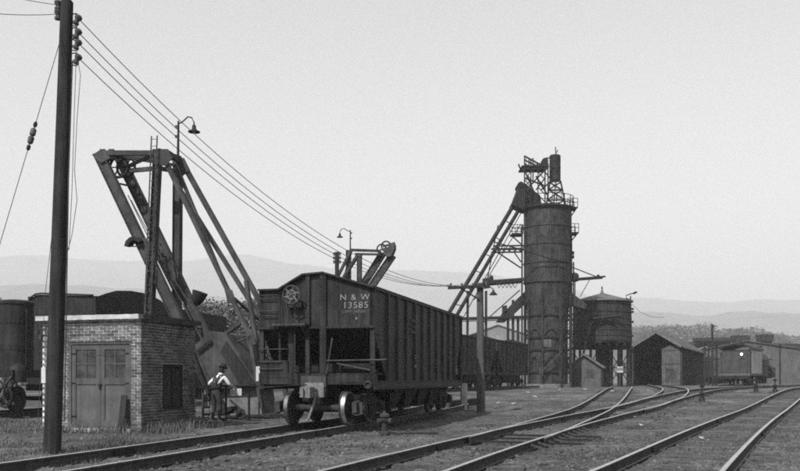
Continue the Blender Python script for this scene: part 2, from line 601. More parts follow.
# ------------------------------------------------------------------ loose cover: cinders and grass
def gravel():
    vs, fs = [], []
    for _ in range(26000):
        y = 9.5 + 38 * random.random() ** 1.9
        x = random.uniform(-0.5, 0.5) * y * 0.98
        s = random.choice((0.012, 0.015, 0.018, 0.022, 0.03, 0.042)) * random.uniform(.7, 1.3)
        z = tz(x, y) + relief(x, y)
        a = random.random() * 3
        n = len(vs)
        for k in range(4):
            vs.append((x + s * random.uniform(.7, 1.3) * math.cos(a + k * 1.57), y + s * random.uniform(.7, 1.3) * math.sin(a + k * 1.57), z + s * random.uniform(-.1, .3)))
        vs.append((x + s * random.uniform(-.3, .3), y, z + s * random.uniform(.6, 1.0)))
        fs += [(n, n + 1, n + 4), (n + 1, n + 2, n + 4), (n + 2, n + 3, n + 4), (n + 3, n, n + 4)]
    me = bpy.data.meshes.new('gravel')
    me.from_pydata(vs, [], fs)
    me.materials.append(mat('cinder_lumps', 0.05, 0.75, 2.5, 0.9, 0.0, c2=0.13))
    o = inst('gravel', me)
    o['kind'] = 'stuff'
gravel()

def blades(name, spots, m, hmin, hmax, n_b=7, spread=0.09, w=0.006):
    vs, fs = [], []
    for x, y in spots:
        z = tz(x, y) + relief(x, y)
        tall = random.uniform(0.6, 1.0)
        for _ in range(n_b):
            bx, by = x + random.gauss(0, spread), y + random.gauss(0, spread)
            h = random.uniform(hmin, hmax) * tall
            a = random.random() * 6.283
            lean = h * random.uniform(0.15, 0.8)
            dx, dy = math.cos(a), math.sin(a)
            n = len(vs)
            vs += [(bx - dy * w, by + dx * w, z - .03), (bx + dy * w, by - dx * w, z - .03),
                   (bx + dx * lean * .45 + dy * w * .8, by + dy * lean * .45 - dx * w * .8, z + h * .62),
                   (bx + dx * lean * .45 - dy * w * .8, by + dy * lean * .45 + dx * w * .8, z + h * .62),
                   (bx + dx * lean, by + dy * lean, z + h)]
            fs += [(n, n + 1, n + 2, n + 3), (n + 3, n + 2, n + 4)]
    me = bpy.data.meshes.new(name)
    me.from_pydata(vs, [], fs)
    me.materials.append(m)
    o = inst(name, me)
    o['kind'] = 'stuff'
    return o

spots = []
while len(spots) < 3000:
    y = 9.5 + 45 * random.random() ** 1.7
    x = random.uniform(-0.02, 0.52) * y
    xc = 3.22 + (y - 10.9) * 0.485                  # centre of the front track
    d = x - xc
    q = noise.noise(Vector((x * .55, y * .55, 1.7))) + 0.5 * noise.noise(Vector((x * 2, y * 2, 4)))
    lim = 0.02 if d > 0.6 else (0.12 if abs(d) < .7 else (0.22 if -1.8 < d < 0 else 0.62))
    if q > lim:
        spots.append((x, y))
blades('grass', spots, grass_m, 0.03, 0.10)
spots = []
while len(spots) < 1500:
    y = random.uniform(12, 30); x = random.uniform(-0.5, -0.3) * y
    if noise.noise(Vector((x * .6, y * .6, 9))) > 0.0 and not (-9.4 < x < -5.6 and 21 < y < 25):
        spots.append((x, y))
blades('grass', spots, grass_m, 0.04, 0.14)

def spill(name, spots, m):
    vs, fs = [], []
    for x, y, s in spots:
        z = tz(x, y) + relief(x, y)
        a = random.random() * 3
        n = len(vs)
        for k in range(5):
            vs.append((x + s * random.uniform(.6, 1.3) * math.cos(a + k * 1.257), y + s * random.uniform(.6, 1.3) * math.sin(a + k * 1.257), z + s * random.uniform(-.1, .35)))
        vs.append((x + s * random.uniform(-.3, .3), y, z + s * random.uniform(.7, 1.2)))
        fs += [(n + k, n + (k + 1) % 5, n + 5) for k in range(5)]
    me = bpy.data.meshes.new(name)
    me.from_pydata(vs, [], fs)
    me.materials.append(m)
    inst(name, me)['kind'] = 'stuff'
sp_ = []
for k in range(60):                                # spilled coal in patches along the tracks and under the hopper car
    if k < 26:
        q = on1(random.uniform(-1.9, 2.2), random.uniform(-9, 13))
        cx, cy = q.x, q.y
    else:
        cy = 11 + 30 * random.random() ** 1.4
        cx = cy * cy * 2.26e-3 + cy * .3034 - 3.83 + random.uniform(-2.6, 3.4)
    r = random.uniform(.15, .6)
    for _ in range(int(45 * r / .3)):
        sp_.append((cx + random.gauss(0, r), cy + random.gauss(0, r * 1.4), random.choice((.012, .018, .025, .04))))
spill('spilled_coal', sp_, coal)

# ------------------------------------------------------------------ brick shed
SB = P(141, 0, 21.5); SB.z = 0
shed = thing('brick_shed', 'small brick shed with grey double doors and pale flat roof edge', 'shed', tuple(SB), -TH)
SW, SD, SH = 2.9, 2.75, 2.84
DX0, DX1, DZ = -2.12, -0.284, 2.28
WY0, WY1, WZ0, WZ1 = 1.03, 2.08, 0.53, 1.72
core = MB()
e = 0.022
core.span((-SW, e, 0), (DX0, e + .1, SH)); core.span((DX1, e, 0), (-e, e + .1, SH)); core.span((DX0, e, DZ), (DX1, e + .1, SH))
core.span((-e - .1, e + .1, 0), (-e, WY0, SH)); core.span((-e - .1, WY1, 0), (-e, SD, SH))
core.span((-e - .1, WY0, 0), (-e, WY1, WZ0)); core.span((-e - .1, WY0, WZ1), (-e, WY1, SH))
core.span((-SW, e + .1, 0), (-SW + .1, SD, SH)); core.span((-SW + .1, SD - .1, 0), (-e - .1, SD, SH))
core.build('wall', mortar, shed)
# fresh joints lie a centimetre behind the brick faces
bw_, bh_, bd_ = 0.2, 0.057, 0.105
brick_me, half_me = [], []
for k, m_ in enumerate(bricks_m):
    for lst, ww in ((brick_me, bw_), (half_me, bd_)):
        b = MB().box((0, 0, 0), (ww, 0.104, bh_))
        for v in b.v:
            v += Vector((random.uniform(-.003, .003), random.uniform(-.002, .002), random.uniform(-.002, .002)))
        lst.append(b.mesh('brick', m_))
rest = [MB() for _ in bricks_m]
n_brick = 0
def course(length, odd):
    x = 0.0
    first = True
    out = []
    while x < length - 0.03:
        w = 0.102 if (first and odd) else 0.2
        first = False
        w = min(w, length - x)
        if w > 0.05:
            out.append((x, w))
        x += w + 0.02
    return out
courses = int(SH / 0.0757)
for face in ('front', 'side'):
    for c in range(courses):
        z = 0.035 + c * 0.0757
        for x0, w in course(SW if face == 'front' else SD - 0.116, (c % 2 == 0) ^ (face == 'side')):
            segs = [(x0, x0 + w)]
            lo, hi, za, zb = (-DX1, -DX0, 0, DZ) if face == 'front' else (WY0 - .116, WY1 - .116, WZ0, WZ1)
            if za - .03 < z < zb + .018:
                ns_ = []
                for a, b_ in segs:
                    if b_ <= lo or a >= hi:
                        ns_.append((a, b_))
                    else:
                        if a < lo - .04: ns_.append((a, lo - .004))
                        if b_ > hi + .04: ns_.append((hi + .004, b_))
                segs = ns_
            for a, b_ in segs:
                ww, cx = b_ - a, (a + b_) / 2
                k = random.choice((0, 0, 1, 2, 3, 3))
                prd = random.uniform(-0.003, 0.003)
                if face == 'front':
                    p, rz = Vector((-cx, 0.060 + prd, z)), 0
                else:
                    p, rz = Vector((-0.058 + prd, 0.116 + cx, z)), math.pi / 2
                if n_brick < 296:
                    me_ = brick_me[k] if ww > .15 else half_me[k]
                    inst('brick', me_, shed, p, (0, 0, rz), ((ww / (bw_ if ww > .15 else bd_)), 1, 1))
                    n_brick += 1
                else:
                    rest[k].box(p, (ww, .104, bh_) if rz == 0 else (.104, ww, bh_))
for k, r_ in enumerate(rest):
    if r_.v:
        o = r_.build('bricks', bricks_m[k], shed)
        o['kind'] = 'stuff'
# roof slab with broken pale edge
b = MB().span((-SW - .10, -.10, SH), (.12, SD + .1, SH + .055))
b.build('roof', tar, shed)
pts = [-SW - .115 + i * (SW + .115) / 22 for i in range(23)]
b = MB()
for a, c in zip(pts[:-1], pts[1:]):
    b.span((a, -.118, SH - .012 + random.uniform(-.004, .004)), (c, -.101, SH + .105 + random.uniform(-.006, .003)))
b.build('parapet_edge', concrete, shed)
MB().span((.0, -.118, SH - .01), (.137, -.101, SH + .10)).build('parapet_edge', steel_grey, shed)
MB().span((.121, -.100, SH - .03), (.138, SD + .1, SH + .10)).build('parapet_edge', tar, shed)
# doors
fr = MB()
fr.span((DX0, .03, 0.05), (DX0 + .07, .15, DZ)); fr.span((DX1 - .07, .03, 0.05), (DX1, .15, DZ)); fr.span((DX0 + .07, .03, DZ - .07), (DX1 - .07, .15, DZ))
fr.build('door_frame', door_paint, shed)
MB().span((DX0 - .06, -.12, -0.02), (DX1 + .06, .12, 0.075)).build('doorstep', concrete, shed)
dm = (DX0 + DX1) / 2
for a, c, s in ((DX0 + .073, dm - .004, 1), (dm + .004, DX1 - .073, -1)):
    z0, z1 = .085, DZ - .075
    d = MB()
    st = .12
    d.span((a, .055, z0), (a + st, .10, z1)); d.span((c - st, .055, z0), (c, .10, z1))
    for za, zb in ((z0, z0 + .2), (z0 + 1.10, z0 + 1.26), (z1 - .13, z1)):
        d.span((a + st, .056, za), (c - st, .099, zb))
    door = d.build('door', door_paint, shed)
    MB().span((a + st, .078, z0 + .2), (c - st, .094, z0 + 1.10)).build('panel', door_paint_low, door)
    mun = MB()
    xm, zm = (a + c) / 2, (z0 + 1.26 + z1 - .13) / 2
    mun.span((xm - .014, .062, z0 + 1.26), (xm + .014, .092, z1 - .13)); mun.span((a + st, .064, zm - .014), (c - st, .090, zm + .014))
    mun.build('glazing_bar', door_paint, door)
    for xa, xb in ((a + st, xm - .014), (xm + .014, c - st)):
        for za, zb in ((z0 + 1.26, zm - .014), (zm + .014, z1 - .13)):
            MB().span((xa, .080, za), (xb, .084, zb)).build('pane', glass_dark, door)
    h = MB()
    hx = a if s > 0 else c
    for zz in (.35, 1.2, 1.95):
        h.span((hx - .01, .045, zz), (hx + .12 * s, .0545, zz + .035))
    h.build('hinge', iron, door)
lk = MB().span((dm - .05, .03, 1.16), (dm + .05, .054, 1.20)); lk.span((dm - .03, .02, 1.07), (dm + .025, .05, 1.16))
lk.build('padlock', iron, shed)
# side window with closed shutters
w = MB()
w.span((-.09, WY0, WZ0), (-.02, WY0 + .07, WZ1)); w.span((-.09, WY1 - .07, WZ0), (-.02, WY1, WZ1))
w.span((-.09, WY0 + .07, WZ1 - .08), (-.02, WY1 - .07, WZ1)); w.span((-.09, WY0 + .07, WZ0), (.02, WY1 - .07, WZ0 + .06))
win = w.build('window', wood_dark, shed)
wm = (WY0 + WY1) / 2
MB().span((-.085, wm - .035, WZ0 + .06), (-.025, wm + .035, WZ1 - .08)).build('mullion', wood_dark, win)
for a, c in ((WY0 + .07, wm - .035), (wm + .035, WY1 - .07)):
    n = 3
    for i in range(n):
        MB().span((-.075, a + (c - a) * i / n + .004, WZ0 + .06), (-.05, a + (c - a) * (i + 1) / n - .004, WZ1 - .08)).build('shutter_board', steel_grey, win)
# bracket with small lamp at the left corner
br = MB()
br.path([(-SW - .02, .0, 2.42), (-SW - .05, -.06, 2.5), (-SW - .02, -.12, 2.6), (-SW + .25, -.14, 2.62)], .018)
br.box((-SW - .03, -.02, 2.42), (.08, .06, .12))
br.build('wall_bracket', steel_grey, shed)
# loose wire across the front
MB().path([(-SW + .1, -.03, 2.66), (-2.2, -.035, 2.30), (-1.6, -.02, 2.02), (-1.0, -.02, 2.0), (-.5, -.03, 2.04)], .006, 5).build('cable', wire_m, shed)
nt_ = MB().span((-SW - .012, -.016, 1.22), (-SW + .115, -.002, 1.62)).build('paper_notice', white, None)
nt_.location = SB; nt_.rotation_euler = (0, 0, -TH)
tag(nt_, 'small blank white notice on the corner of the brick shed behind the pole', 'notice')
# plank against the doors
pk = thing('leaning_plank', 'dark upright plank leaning against the right shed door', 'plank', tuple(SB + N1 * -.44 - T1 * .22), -TH)
MB().bar((0, 0, 0.0), (.0, .17, .92), .17, .03, up=(0, 1, 0)).build('board', wood_dark, pk)
wsp = []
for _ in range(240):
    d = random.uniform(.1, 2.7)
    p = SB + T1 * d + N1 * abs(random.gauss(.25, .3))
    wsp.append((p.x, p.y))
for _ in range(90):
    p = SB - T1 * random.uniform(.05, .5) - N1 * random.uniform(-.2, 2.9)
    wsp.append((p.x, p.y))
blades('weeds', wsp, leaf_b, .06, .36, 9, .1, .008)

# ------------------------------------------------------------------ utility pole in front of the shed, with its wires
PB = G(51.5, 16.0)
pole = thing('utility_pole', 'tall dark wooden utility pole in front of the brick shed', 'utility pole', tuple(PB), 0, 'line poles')
top = P(67, 2, 16.0) - PB
MB().tube((0, 0, -.4), top, .162, .112, 18).build('shaft', wood_dark, pole)
MB().lathe([(.10, 0), (.09, .03), (.03, .06)], top, Z, 12).build('cap', steel_grey, pole)
ins_me = MB().lathe([(.018, -.1), (.06, -.085), (.066, -.05), (.045, -.03), (.045, .0), (.066, .03), (.07, .07), (.04, .1)], (0, 0, 0), Z, 14).mesh('insulator', porcelain)
INS = []
for py in (20, 34, 44.6, 59.4):
    w_ = P(77.2, py, 16.0)
    INS.append(w_)
    br = MB()
    cx = P(70 - (py - 20) * .03, py, 16.0)
    br.bar(cx + Vector((0, -.02, .1)), w_ + Vector((0, 0, .12)), .03, .012); br.bar(cx + Vector((0, -.02, -.1)), w_ + Vector((0, 0, -.12)), .03, .012)
    br.build('insulator_bracket', iron, pole, world=True)
    inst('insulator', ins_me, pole, w_ - PB, (0, R(28), 0))
for px, py in ((58, 5.5), (58, 15)):
    w_ = P(px, py, 16.0)
    br = MB()
    br.bar(w_ + Vector((0, 0, .07)), P(65, py - 3, 15.95), .03, .012)
    br.build('insulator_bracket', iron, pole, world=True)
    inst('insulator', ins_me, pole, w_ - PB, (0, 0, 0))
MB().path([P(72.4, 62, 15.9), P(68.5, 180, 15.88), P(66.5, 300, 15.85), P(64.5, 420, 15.8)], .012, 6).build('conduit', steel_grey, pole, world=True)

def wire(name, label, cat, pts, r=.008, group=None):
    o = MB().path(pts, r, 5).build(name, wire_m, None)
    return tag(o, label, cat, group)
def sagged(a, b, s, n=28):
    return [a.lerp(b, i / n) - Z * (4 * s * (i / n) * (1 - i / n)) for i in range(n + 1)]
ARMY = 33.0
order = ('topmost', 'second', 'third', 'lowest')
ends = [P(452, 287, ARMY), P(463, 287, ARMY), P(474, 287, ARMY), P(487, 286, ARMY)]
sags = (1.62, 1.5, 1.42, 1.30)
for w_, e_, o_, s_ in zip(INS, ends[::-1], order, sags):
    wire('power_line', '%s of the four sagging wires leaving the tall pole to the right' % o_, 'wire', sagged(w_ + Vector((.05, 0, 0)), e_ + Z * .1, s_), .0085, 'overhead wires')
far_end = P(640, 330, 78)
for k, e_ in enumerate(ends[:2]):
    pass
wire('power_line', 'upper of two thin wires leaving the pole top to the upper left', 'wire', sagged(P(58, 5, 16), P(-260, -105, 10), .2), .006, 'overhead wires')
wire('power_line', 'lower of two thin wires leaving the pole top to the upper left', 'wire', sagged(P(58, 14, 16), P(-260, -50, 10), .25), .006, 'overhead wires')
wire('drop_wire', 'slack wire hanging down beside the tall pole from its lowest insulator', 'wire', [P(78, 62, 15.9), P(80.5, 75, 15.85), P(77, 120, 15.8), P(74.5, 170, 15.8), P(77, 200, 15.8), P(72, 235, 15.8), P(66, 258, 15.8)], .006)
wire('drop_wire', 'straight wire running down close along the tall pole', 'wire', [P(76, 62, 15.9), P(74, 120, 15.85), P(72, 190, 15.8), P(69, 250, 15.8)], .006)
gy = thing('guy_wire', 'guy wire with strain insulator running from the tall pole to lower left', 'wire', tuple(G(-62, 15.6)))
a_, b_ = P(61, 38, 15.95), G(-62, 15.6)
MB().path([a_, b_], .007, 5).build('cable', wire_m, gy, world=True)
mid = a_.lerp(b_, .2405)
d_ = (b_ - a_).normalized()
MB().lathe([(.015, -.16), (.05, -.13), (.055, -.03), (.03, 0), (.055, .03), (.05, .13), (.015, .16)], mid, d_, 12).build('insulator', porcelain, gy, world=True)
MB().lathe([(.012, -.28), (.035, -.25), (.035, -.19), (.012, -.17)], mid, d_, 10).build('clamp', iron, gy, world=True)
MB().lathe([(.012, .17), (.035, .19), (.035, .25), (.012, .28)], mid, d_, 10).build('clamp', iron, gy, world=True)
wire('guy_wire', 'thin vertical wire dropping behind the tall pole above the tender', 'wire', [P(57, 190, 17.5), P(45, 296, 17.5), P(38, 420, 17.5)], .006)

# ------------------------------------------------------------------ rolling stock: wheels and trucks
def wheel_parts(parent, c, side, r=.42, tread=None):
    """one wheel set at c (centre of the axle, local to parent)"""
    c = Vector(c)
    for s in (-1, 1):
        ax = Vector((s, 0, 0))
        w = MB().lathe([(r + .028, -.085), (r + .03, -.06), (r + .004, -.045), (r - .002, .06), (r - .03, .065), (r - .06, .05), (r - .10, .02), (.20, -.03), (.12, .05), (.12, .07)],
                       c + Vector((s * .75, 0, 0)), ax, 30).build('wheel', iron_dust, parent)
        MB().lathe([(r + .006, -.040), (r + .005, .058), (r - .03, .0665), (r - .04, .066), (r - .04, .05), (r - .03, -.02)], c + Vector((s * .75, 0, 0)), ax, 40, closed=True).build('tread', tread or iron_dust, w)
    MB().lathe([(.085, -.72), (.095, -.6), (.08, -.3), (.08, .3), (.095, .6), (.085, .72)], c, (1, 0, 0), 16).build('axle', iron_dust, parent)

def truck(parent, y0, wb=1.68, zr=.17, r=.42):
    for y in (y0, y0 + wb):
        wheel_parts(parent, (0, y, zr + r + .005), 1, r, bright_steel)
    zc = zr + r
    ym = y0 + wb / 2
    for s in (-1, 1):
        x = s * 1.02
        f = MB()
        f.prism([(x - .06, y0 - .28, zc - .1), (x - .06, y0 + .25, zc - .12), (x - .06, ym - .3, zc - .32), (x - .06, ym + .3, zc - .32), (x - .06, y0 + wb - .25, zc - .12),
                 (x - .06, y0 + wb + .28, zc - .1), (x - .06, y0 + wb + .28, zc + .16), (x - .06, y0 + wb - .2, zc + .2), (x - .06, ym + .35, zc + .36),
                 (x - .06, ym - .35, zc + .36), (x - .06, y0 + .2, zc + .2), (x - .06, y0 - .28, zc + .16)], (.12, 0, 0))
        sf = f.build('truck_frame', iron_dust, parent)
        for y in (y0, y0 + wb):
            MB().span((x - .1, y - .13, zc - .15), (x + s * .16, y + .13, zc + .15)).lathe([(.10, 0), (.09, .03), (.02, .05)], (x + s * .16, y, zc), (s, 0, 0), 12).build('journal_box', iron_dust, sf)
        for dy in (-.16, 0, .16):
            b = MB()
            for k in range(5):
                b.ring((x + s * .08, ym + dy, zc - .22 + k * .075), .06, .018, Z, 12, 5)
            b.build('spring', iron, sf)
    MB().box((0, ym, zc + .2), (2.0, .34, .26)).build('bolster', iron, parent)
    b = MB()
    for y in (y0 + .5, y0 + wb - .5):
        b.bar((-.85, y, zc - .08), (.85, y, zc - .08), .1, .08)
        b.bar((0, y, zc - .08), (.2, y + .1, zc + .3), .05, .05)
    b.build('brake_beam', iron, parent)

# ------------------------------------------------------------------ hopper cars
def hopper(label, loc, rz, L, full=False, m=steel_hopper, group=None, nst=10):
    t = thing('hopper_car', label, 'hopper car', loc, rz, group)
    ZT, ZS, W = 3.56, 1.055, 1.55
    xs = 1.47
    for s in (-1, 1):
        poly = [(s * xs, .02, ZT), (s * xs, L - .02, ZT), (s * xs, L - .02, 2.62), (s * xs, L - 1.2, 1.28), (s * xs, 1.2, 1.28), (s * xs, .02, 2.62)]
        MB().prism(poly, (s * .02, 0, 0)).build('side_sheet', m, t)
        MB().span((s * (xs - .06), .0, ZS), (s * (xs + .075), L, ZS + .225)).build('side_sill', m, t)
        MB().span((s * (xs - .06), .0, ZT - .03), (s * (xs + .085), L, ZT + .06)).build('top_chord', m, t)
        for k in range(nst):
            y = 1.25 + (L - 2.5) * k / (nst - 1)
            b = MB()
            x0, x1 = s * (xs + .02), s * (xs + .085)
            b.prism([(x0, y - .09, ZS + .22), (x1, y - .05, ZS + .22), (x1, y + .05, ZS + .22), (x0, y + .09, ZS + .22)], (0, 0, ZT - .03 - ZS - .22))
            b.build('side_stake', m, t)
        for y in (.05, L - .05):
            MB().span((s * (xs - .05), y - .05, ZS + .225), (s * (xs + .06), y + .05, ZT - .03)).build('corner_post', m, t)
        # hand holds on the side near each end
        for y in (.12, L - .58):
            for z in (1.45, 1.78, 2.11, 2.44):
                g = MB().path([(s * (xs + .02), y, z), (s * (xs + .1), y, z), (s * (xs + .1), y + .46, z), (s * (xs + .02), y + .46, z)], .013, 5)
                g.build('grab_iron', m, t)
    prof = [(-W, ZT + .02), (-.99, ZT + .02), (-.33, 3.94), (.21, 3.97), (W, ZT + .01)]
    for y, d in ((0.0, 1), (L, -1)):
        poly = [(x, y, z) for x, z in prof] + [(W, y, 2.6), (-W, y, 2.6)]
        MB().prism(poly, (0, .025 * d, 0)).build('end_sheet', m, t)
        tr = MB()
        for a, b in zip(prof[:-1], prof[1:]):
            tr.bar((a[0], y - .03 * d, a[1] + .01), (b[0], y - .03 * d, b[1] + .01), .16, .045)
        tr.build('end_top_angle', m, t)
        MB().span((-W, y - .05 * d, 2.585), (W, y + .05 * d, 2.64)).build('end_angle', m, t)
        sl = MB().prism([(-1.46, y + .03 * d, 2.60), (-1.46, y + 2.2 * d, 1.0), (-1.46, y + 2.2 * d, .95), (-1.46, y + .03 * d, 2.55)], (2.92, 0, 0))
        sl.build('slope_sheet', iron, t)
        MB().span((-W, y - .02 * d, 1.19), (W, y + .22 * d, 1.47)).build('end_sill', m, t)
        for x, w in ((-.2, .11), (.21, .17)):
            zt = 3.93 if x < 0 else 3.95
            MB().span((x - w / 2, y - .07 * d, 1.0), (x + w / 2, y - .001 * d, zt)).build('end_post', m, t)
        for x, w in ((-.99, .06), (-.68, .16)):
            MB().span((x - w / 2, y + .02 * d, 1.47), (x + w / 2, y + .1 * d, 2.585)).build('end_post', m, t)
        # centre sill and coupler
        cp = MB()
        cp.box((0, y + .6 * d, 1.02), (.42, 1.3, .3))
        cp.build('centre_sill', m, t)
        c2_ = MB()
        c2_.box((0, y - .28 * d, 1.0), (.17, .7, .17)); c2_.box((.02, y - .60 * d, 1.0), (.30, .16, .26)); c2_.box((.11, y - .72 * d, 1.0), (.1, .2, .26)); c2_.box((-.1, y - .72 * d, 1.0), (.08, .12, .24), .4)
        c2_.box((0, y - .06 * d, 1.05), (.5, .12, .36))
        c2_.build('coupler', pale_metal if full and d > 0 else iron_dust, t)
        if full and d > 0:
            c2_ = MB()
            c2_.span((-.36, y - .10, 1.12), (.30, y - .022, 1.40))
            c2_.build('striker_plate', steel_grey, t)
        pts = [(.05, y - .30 * d, 1.0), (.14, y - .42 * d, .92), (.14, y - .50 * d, .72), (.07, y - .54 * d, .5), (.02, y - .55 * d, .34), (-.03, y - .57 * d, .30)]
        MB().path(pts, .032, 8).build('air_hose', pale_metal if full else iron, t)
        MB().path([(-1.5, y - .1 * d, 1.3), (-1.45, y - .16 * d, 1.1), (-.5, y - .18 * d, 1.17), (-.1, y - .35 * d, 1.18)], .014, 5).build('uncoupling_lever', m, t)
    # interior floor ridge and hopper chutes
    n = 4
    for k in range(n):
        y = 2.35 + (L - 4.7) * (k + .5) / n
        hw = (L - 4.7) / n / 2
        for s in (-1, 1):
            b = MB()
            x = s * .68
            vs = [(x - .6, y - hw + .02, 1.06), (x + .6, y - hw + .02, 1.06), (x + .6, y + hw - .02, 1.06), (x - .6, y + hw - .02, 1.06),
                  (x - .42, y - .28, .50), (x + .42, y - .28, .50), (x + .42, y + .28, .50), (x - .42, y + .28, .50)]
            b.add(vs, [(3, 2, 1, 0), (4, 5, 6, 7), (0, 1, 5, 4), (1, 2, 6, 5), (2, 3, 7, 6), (3, 0, 4, 7)])
            ch = b.build('hopper_chute', iron, t)
            MB().box((x, y, .49), (.92, .64, .05)).build('hopper_door', iron_dust, ch)
    MB().span((-1.42, 2.2, 1.06), (1.42, L - 2.2, 1.12)).build('floor_sheet', iron, t)
    MB().lathe([(.2, 0), (.23, .05), (.23, .85), (.2, .9)], (-.9, L * .5 - .4, .86), (0, 1, 0), 14).build('air_reservoir', iron, t)
    truck(t, .25)
    truck(t, L - .25 - 1.68)
    return t

hop = hopper('large dark open hopper car with brake wheel and white number on its end', tuple(HC), -TH, 10.9, True)
# brake gear on the near end
bwc = Vector((-.53, -.32, 3.42))
wh = MB().ring(bwc, .225, .02, (0, 1, 0), 32, 6).build('brake_wheel', steel_grey, hop)
sp = MB()
for k in range(6):
    a = k * math.pi / 3 + .2
    sp.path([bwc, bwc + Vector((math.cos(a + .25) * .12, .01, math.sin(a + .25) * .12)), bwc + Vector((math.cos(a) * .22, 0, math.sin(a) * .22))], .014, 5)
sp.ring(bwc, .11, .013, (0, 1, 0), 20, 5)
sp.build('spokes', pale_metal, wh)
MB().lathe([(.025, -.03), (.032, .0), (.03, .04), (.02, .06), (.02, .32)], bwc, (0, 1, 0), 12).build('hub', iron_dust, wh)
MB().span((-.72, -.16, 3.12), (-.34, -.002, 3.24)).build('brake_housing', steel_hopper_old, hop)
MB().span((-1.04, -.36, 2.655), (-.16, -.051, 2.70)).build('brake_step', steel_grey, hop)
b = MB()
b.bar((-.98, -.06, 2.35), (-.98, -.34, 2.65), .03, .05); b.bar((-.25, -.06, 2.35), (-.25, -.34, 2.65), .03, .05)
b.build('step_bracket', steel_hopper, hop)
b = MB()
b.tube((-.50, -.16, 3.2), (-.50, -.16, 1.35), .016, n=6)
for k in range(12):
    b.ring((-.50, -.16, 1.75 - k * .05), .022, .007, (1, 0, 0) if k % 2 else (0, 1, 0), 8, 4)
b.build('brake_rod', iron_dust, hop)
for z, xa, xb in ((3.45, -1.5, -1.0), (3.36, -1.5, -1.0), (3.05, -1.5, -1.0), (2.93, -1.42, -1.02), (2.08, -1.52, -.75), (1.76, -1.52, -.9), (1.58, -1.52, -.9)):
    MB().path([(xa, 0, z), (xa, -.07, z), (xb, -.07, z), (xb, 0, z)], .013, 5).build('grab_iron', steel_grey, hop)
MB().path([(.30, -.09, 1.78), (1.5, -.10, 1.79), (1.85, -.08, 1.80), (1.85, .02, 1.80)], .02, 6).build('handrail', steel_grey, hop)
MB().span((-1.0, .03, 2.66), (-.96, -.03, 3.5)).build('panel_seam', steel_hopper, hop)
MB().span((-1.5, .001, 1.36), (-.75, -.03, 1.80)).build('end_panel', steel_hopper, hop)
MB().tube((.42, .05, 2.35), (.30, -.05, 1.45), .025, n=6).build('brace_rod', steel_grey, hop)
MB().bar((.45, .32, 1.72), (1.45, .45, 1.52), .12, .03).build('loose_board', wood_grey, hop)
MB().span((-1.3, .5, 1.5), (1.3, .55, 1.72)).build('cross_tie', iron, hop)
MB().span((.66, -.035, 1.24), (1.3, -.022, 1.42)).build('badge_plate', steel_hopper_old, hop)
MB().lathe([(.05, -.1), (.10, -.08), (.10, .02), (.07, .03), (.06, -.02)], (1.40, -.1, 1.18), (0, -1, 0), 14).build('poling_socket', steel_grey, hop)
text('N & W', .205, stencil, hop, (1.03, -.012, 3.345), (R(90), 0, 0), space=1.2).scale.x = 1.12
text('13585', .215, stencil, hop, (1.05, -.012, 3.145), (R(90), 0, 0), space=1.12).scale.x = 1.15
text('CAPY 140000', .095, stencil_dim, hop, (1.0, -.012, 2.99), (R(90), 0, 0), space=1.15)
MB().prism([(1.07, -.006, 2.78), (1.10, -.006, 2.82), (1.07, -.006, 2.87), (1.04, -.006, 2.82)], (0, -.004, 0)).build('paint_mark', stencil_dim, hop)
mk = MB()
for z, w in ((1.98, .03), (1.90, .03)):
    for dy in (-.07, .03):
        mk.span((1.5565, 3.95 + dy, z), (1.5595, 3.95 + dy + .05, z + .05))
mk.span((1.5565, 3.86, 1.66), (1.5595, 4.06, 1.70)); mk.span((1.5565, 3.9, 1.72), (1.5595, 3.96, 1.75))
mk.build('chalk_mark', stencil, hop)
for y in (2.2, 3.6):
    b = MB()
    for k in range(9):
        b.span((1.556, y + .02 + (k % 3) * .12, 2.95 - (k // 3) * .16), (1.558, y + .09 + (k % 3) * .12, 3.03 - (k // 3) * .16))
    b.build('faded_stencil', mat('ghost_stencil', .06, .4, 14, .7, 0), hop)

# rows of rivets along the posts, chords and seams
b = MB()
for x in (-.24, -.16, .15, .27):
    for k in range(26):
        b.box((x, -.072, 1.15 + k * .107), (.022, .014, .022))
for k in range(30):
    b.box((-1.5 + k * .103, -.053, 2.613), (.022, .014, .022)); b.box((-1.5 + k * .103, -.023, 1.44), (.022, .014, .022))
for k in range(70):
    y = .2 + k * .152
    b.box((1.547, y, 1.24), (.014, .022, .022)); b.box((1.547, y, 1.09), (.014, .022, .022)); b.box((1.557, y, 3.58), (.014, .022, .022))
for k in range(10):
    y = 1.25 + 8.4 * k / 9
    for j in range(16):
        b.box((1.494, y - .105, 1.4 + j * .13), (.014, .022, .022)); b.box((1.494, y + .105, 1.4 + j * .13), (.014, .022, .022))
b.build('rivets', steel_hopper, hop)['kind'] = 'stuff'

# two shorter cars beside the tower
far = Vector((10.42, 70, .5))
th2 = math.atan2(.418, 1)
t2 = Vector((math.sin(th2), math.cos(th2), 0)); n2 = Vector((math.cos(th2), -math.sin(th2), 0))
for k, lab in ((0, 'hopper car standing nearest the coaling tower, farther of two'), (1, 'hopper car coupled between the big hopper and the one at the tower')):
    o = far - n2 * 1.55 - t2 * (8.45 + k * 9.35)
    o.z = .5
    hopper(lab, tuple(o), -th2, 8.45, False, steel_hopper_old, 'hopper cars beside the coaling tower', 7)

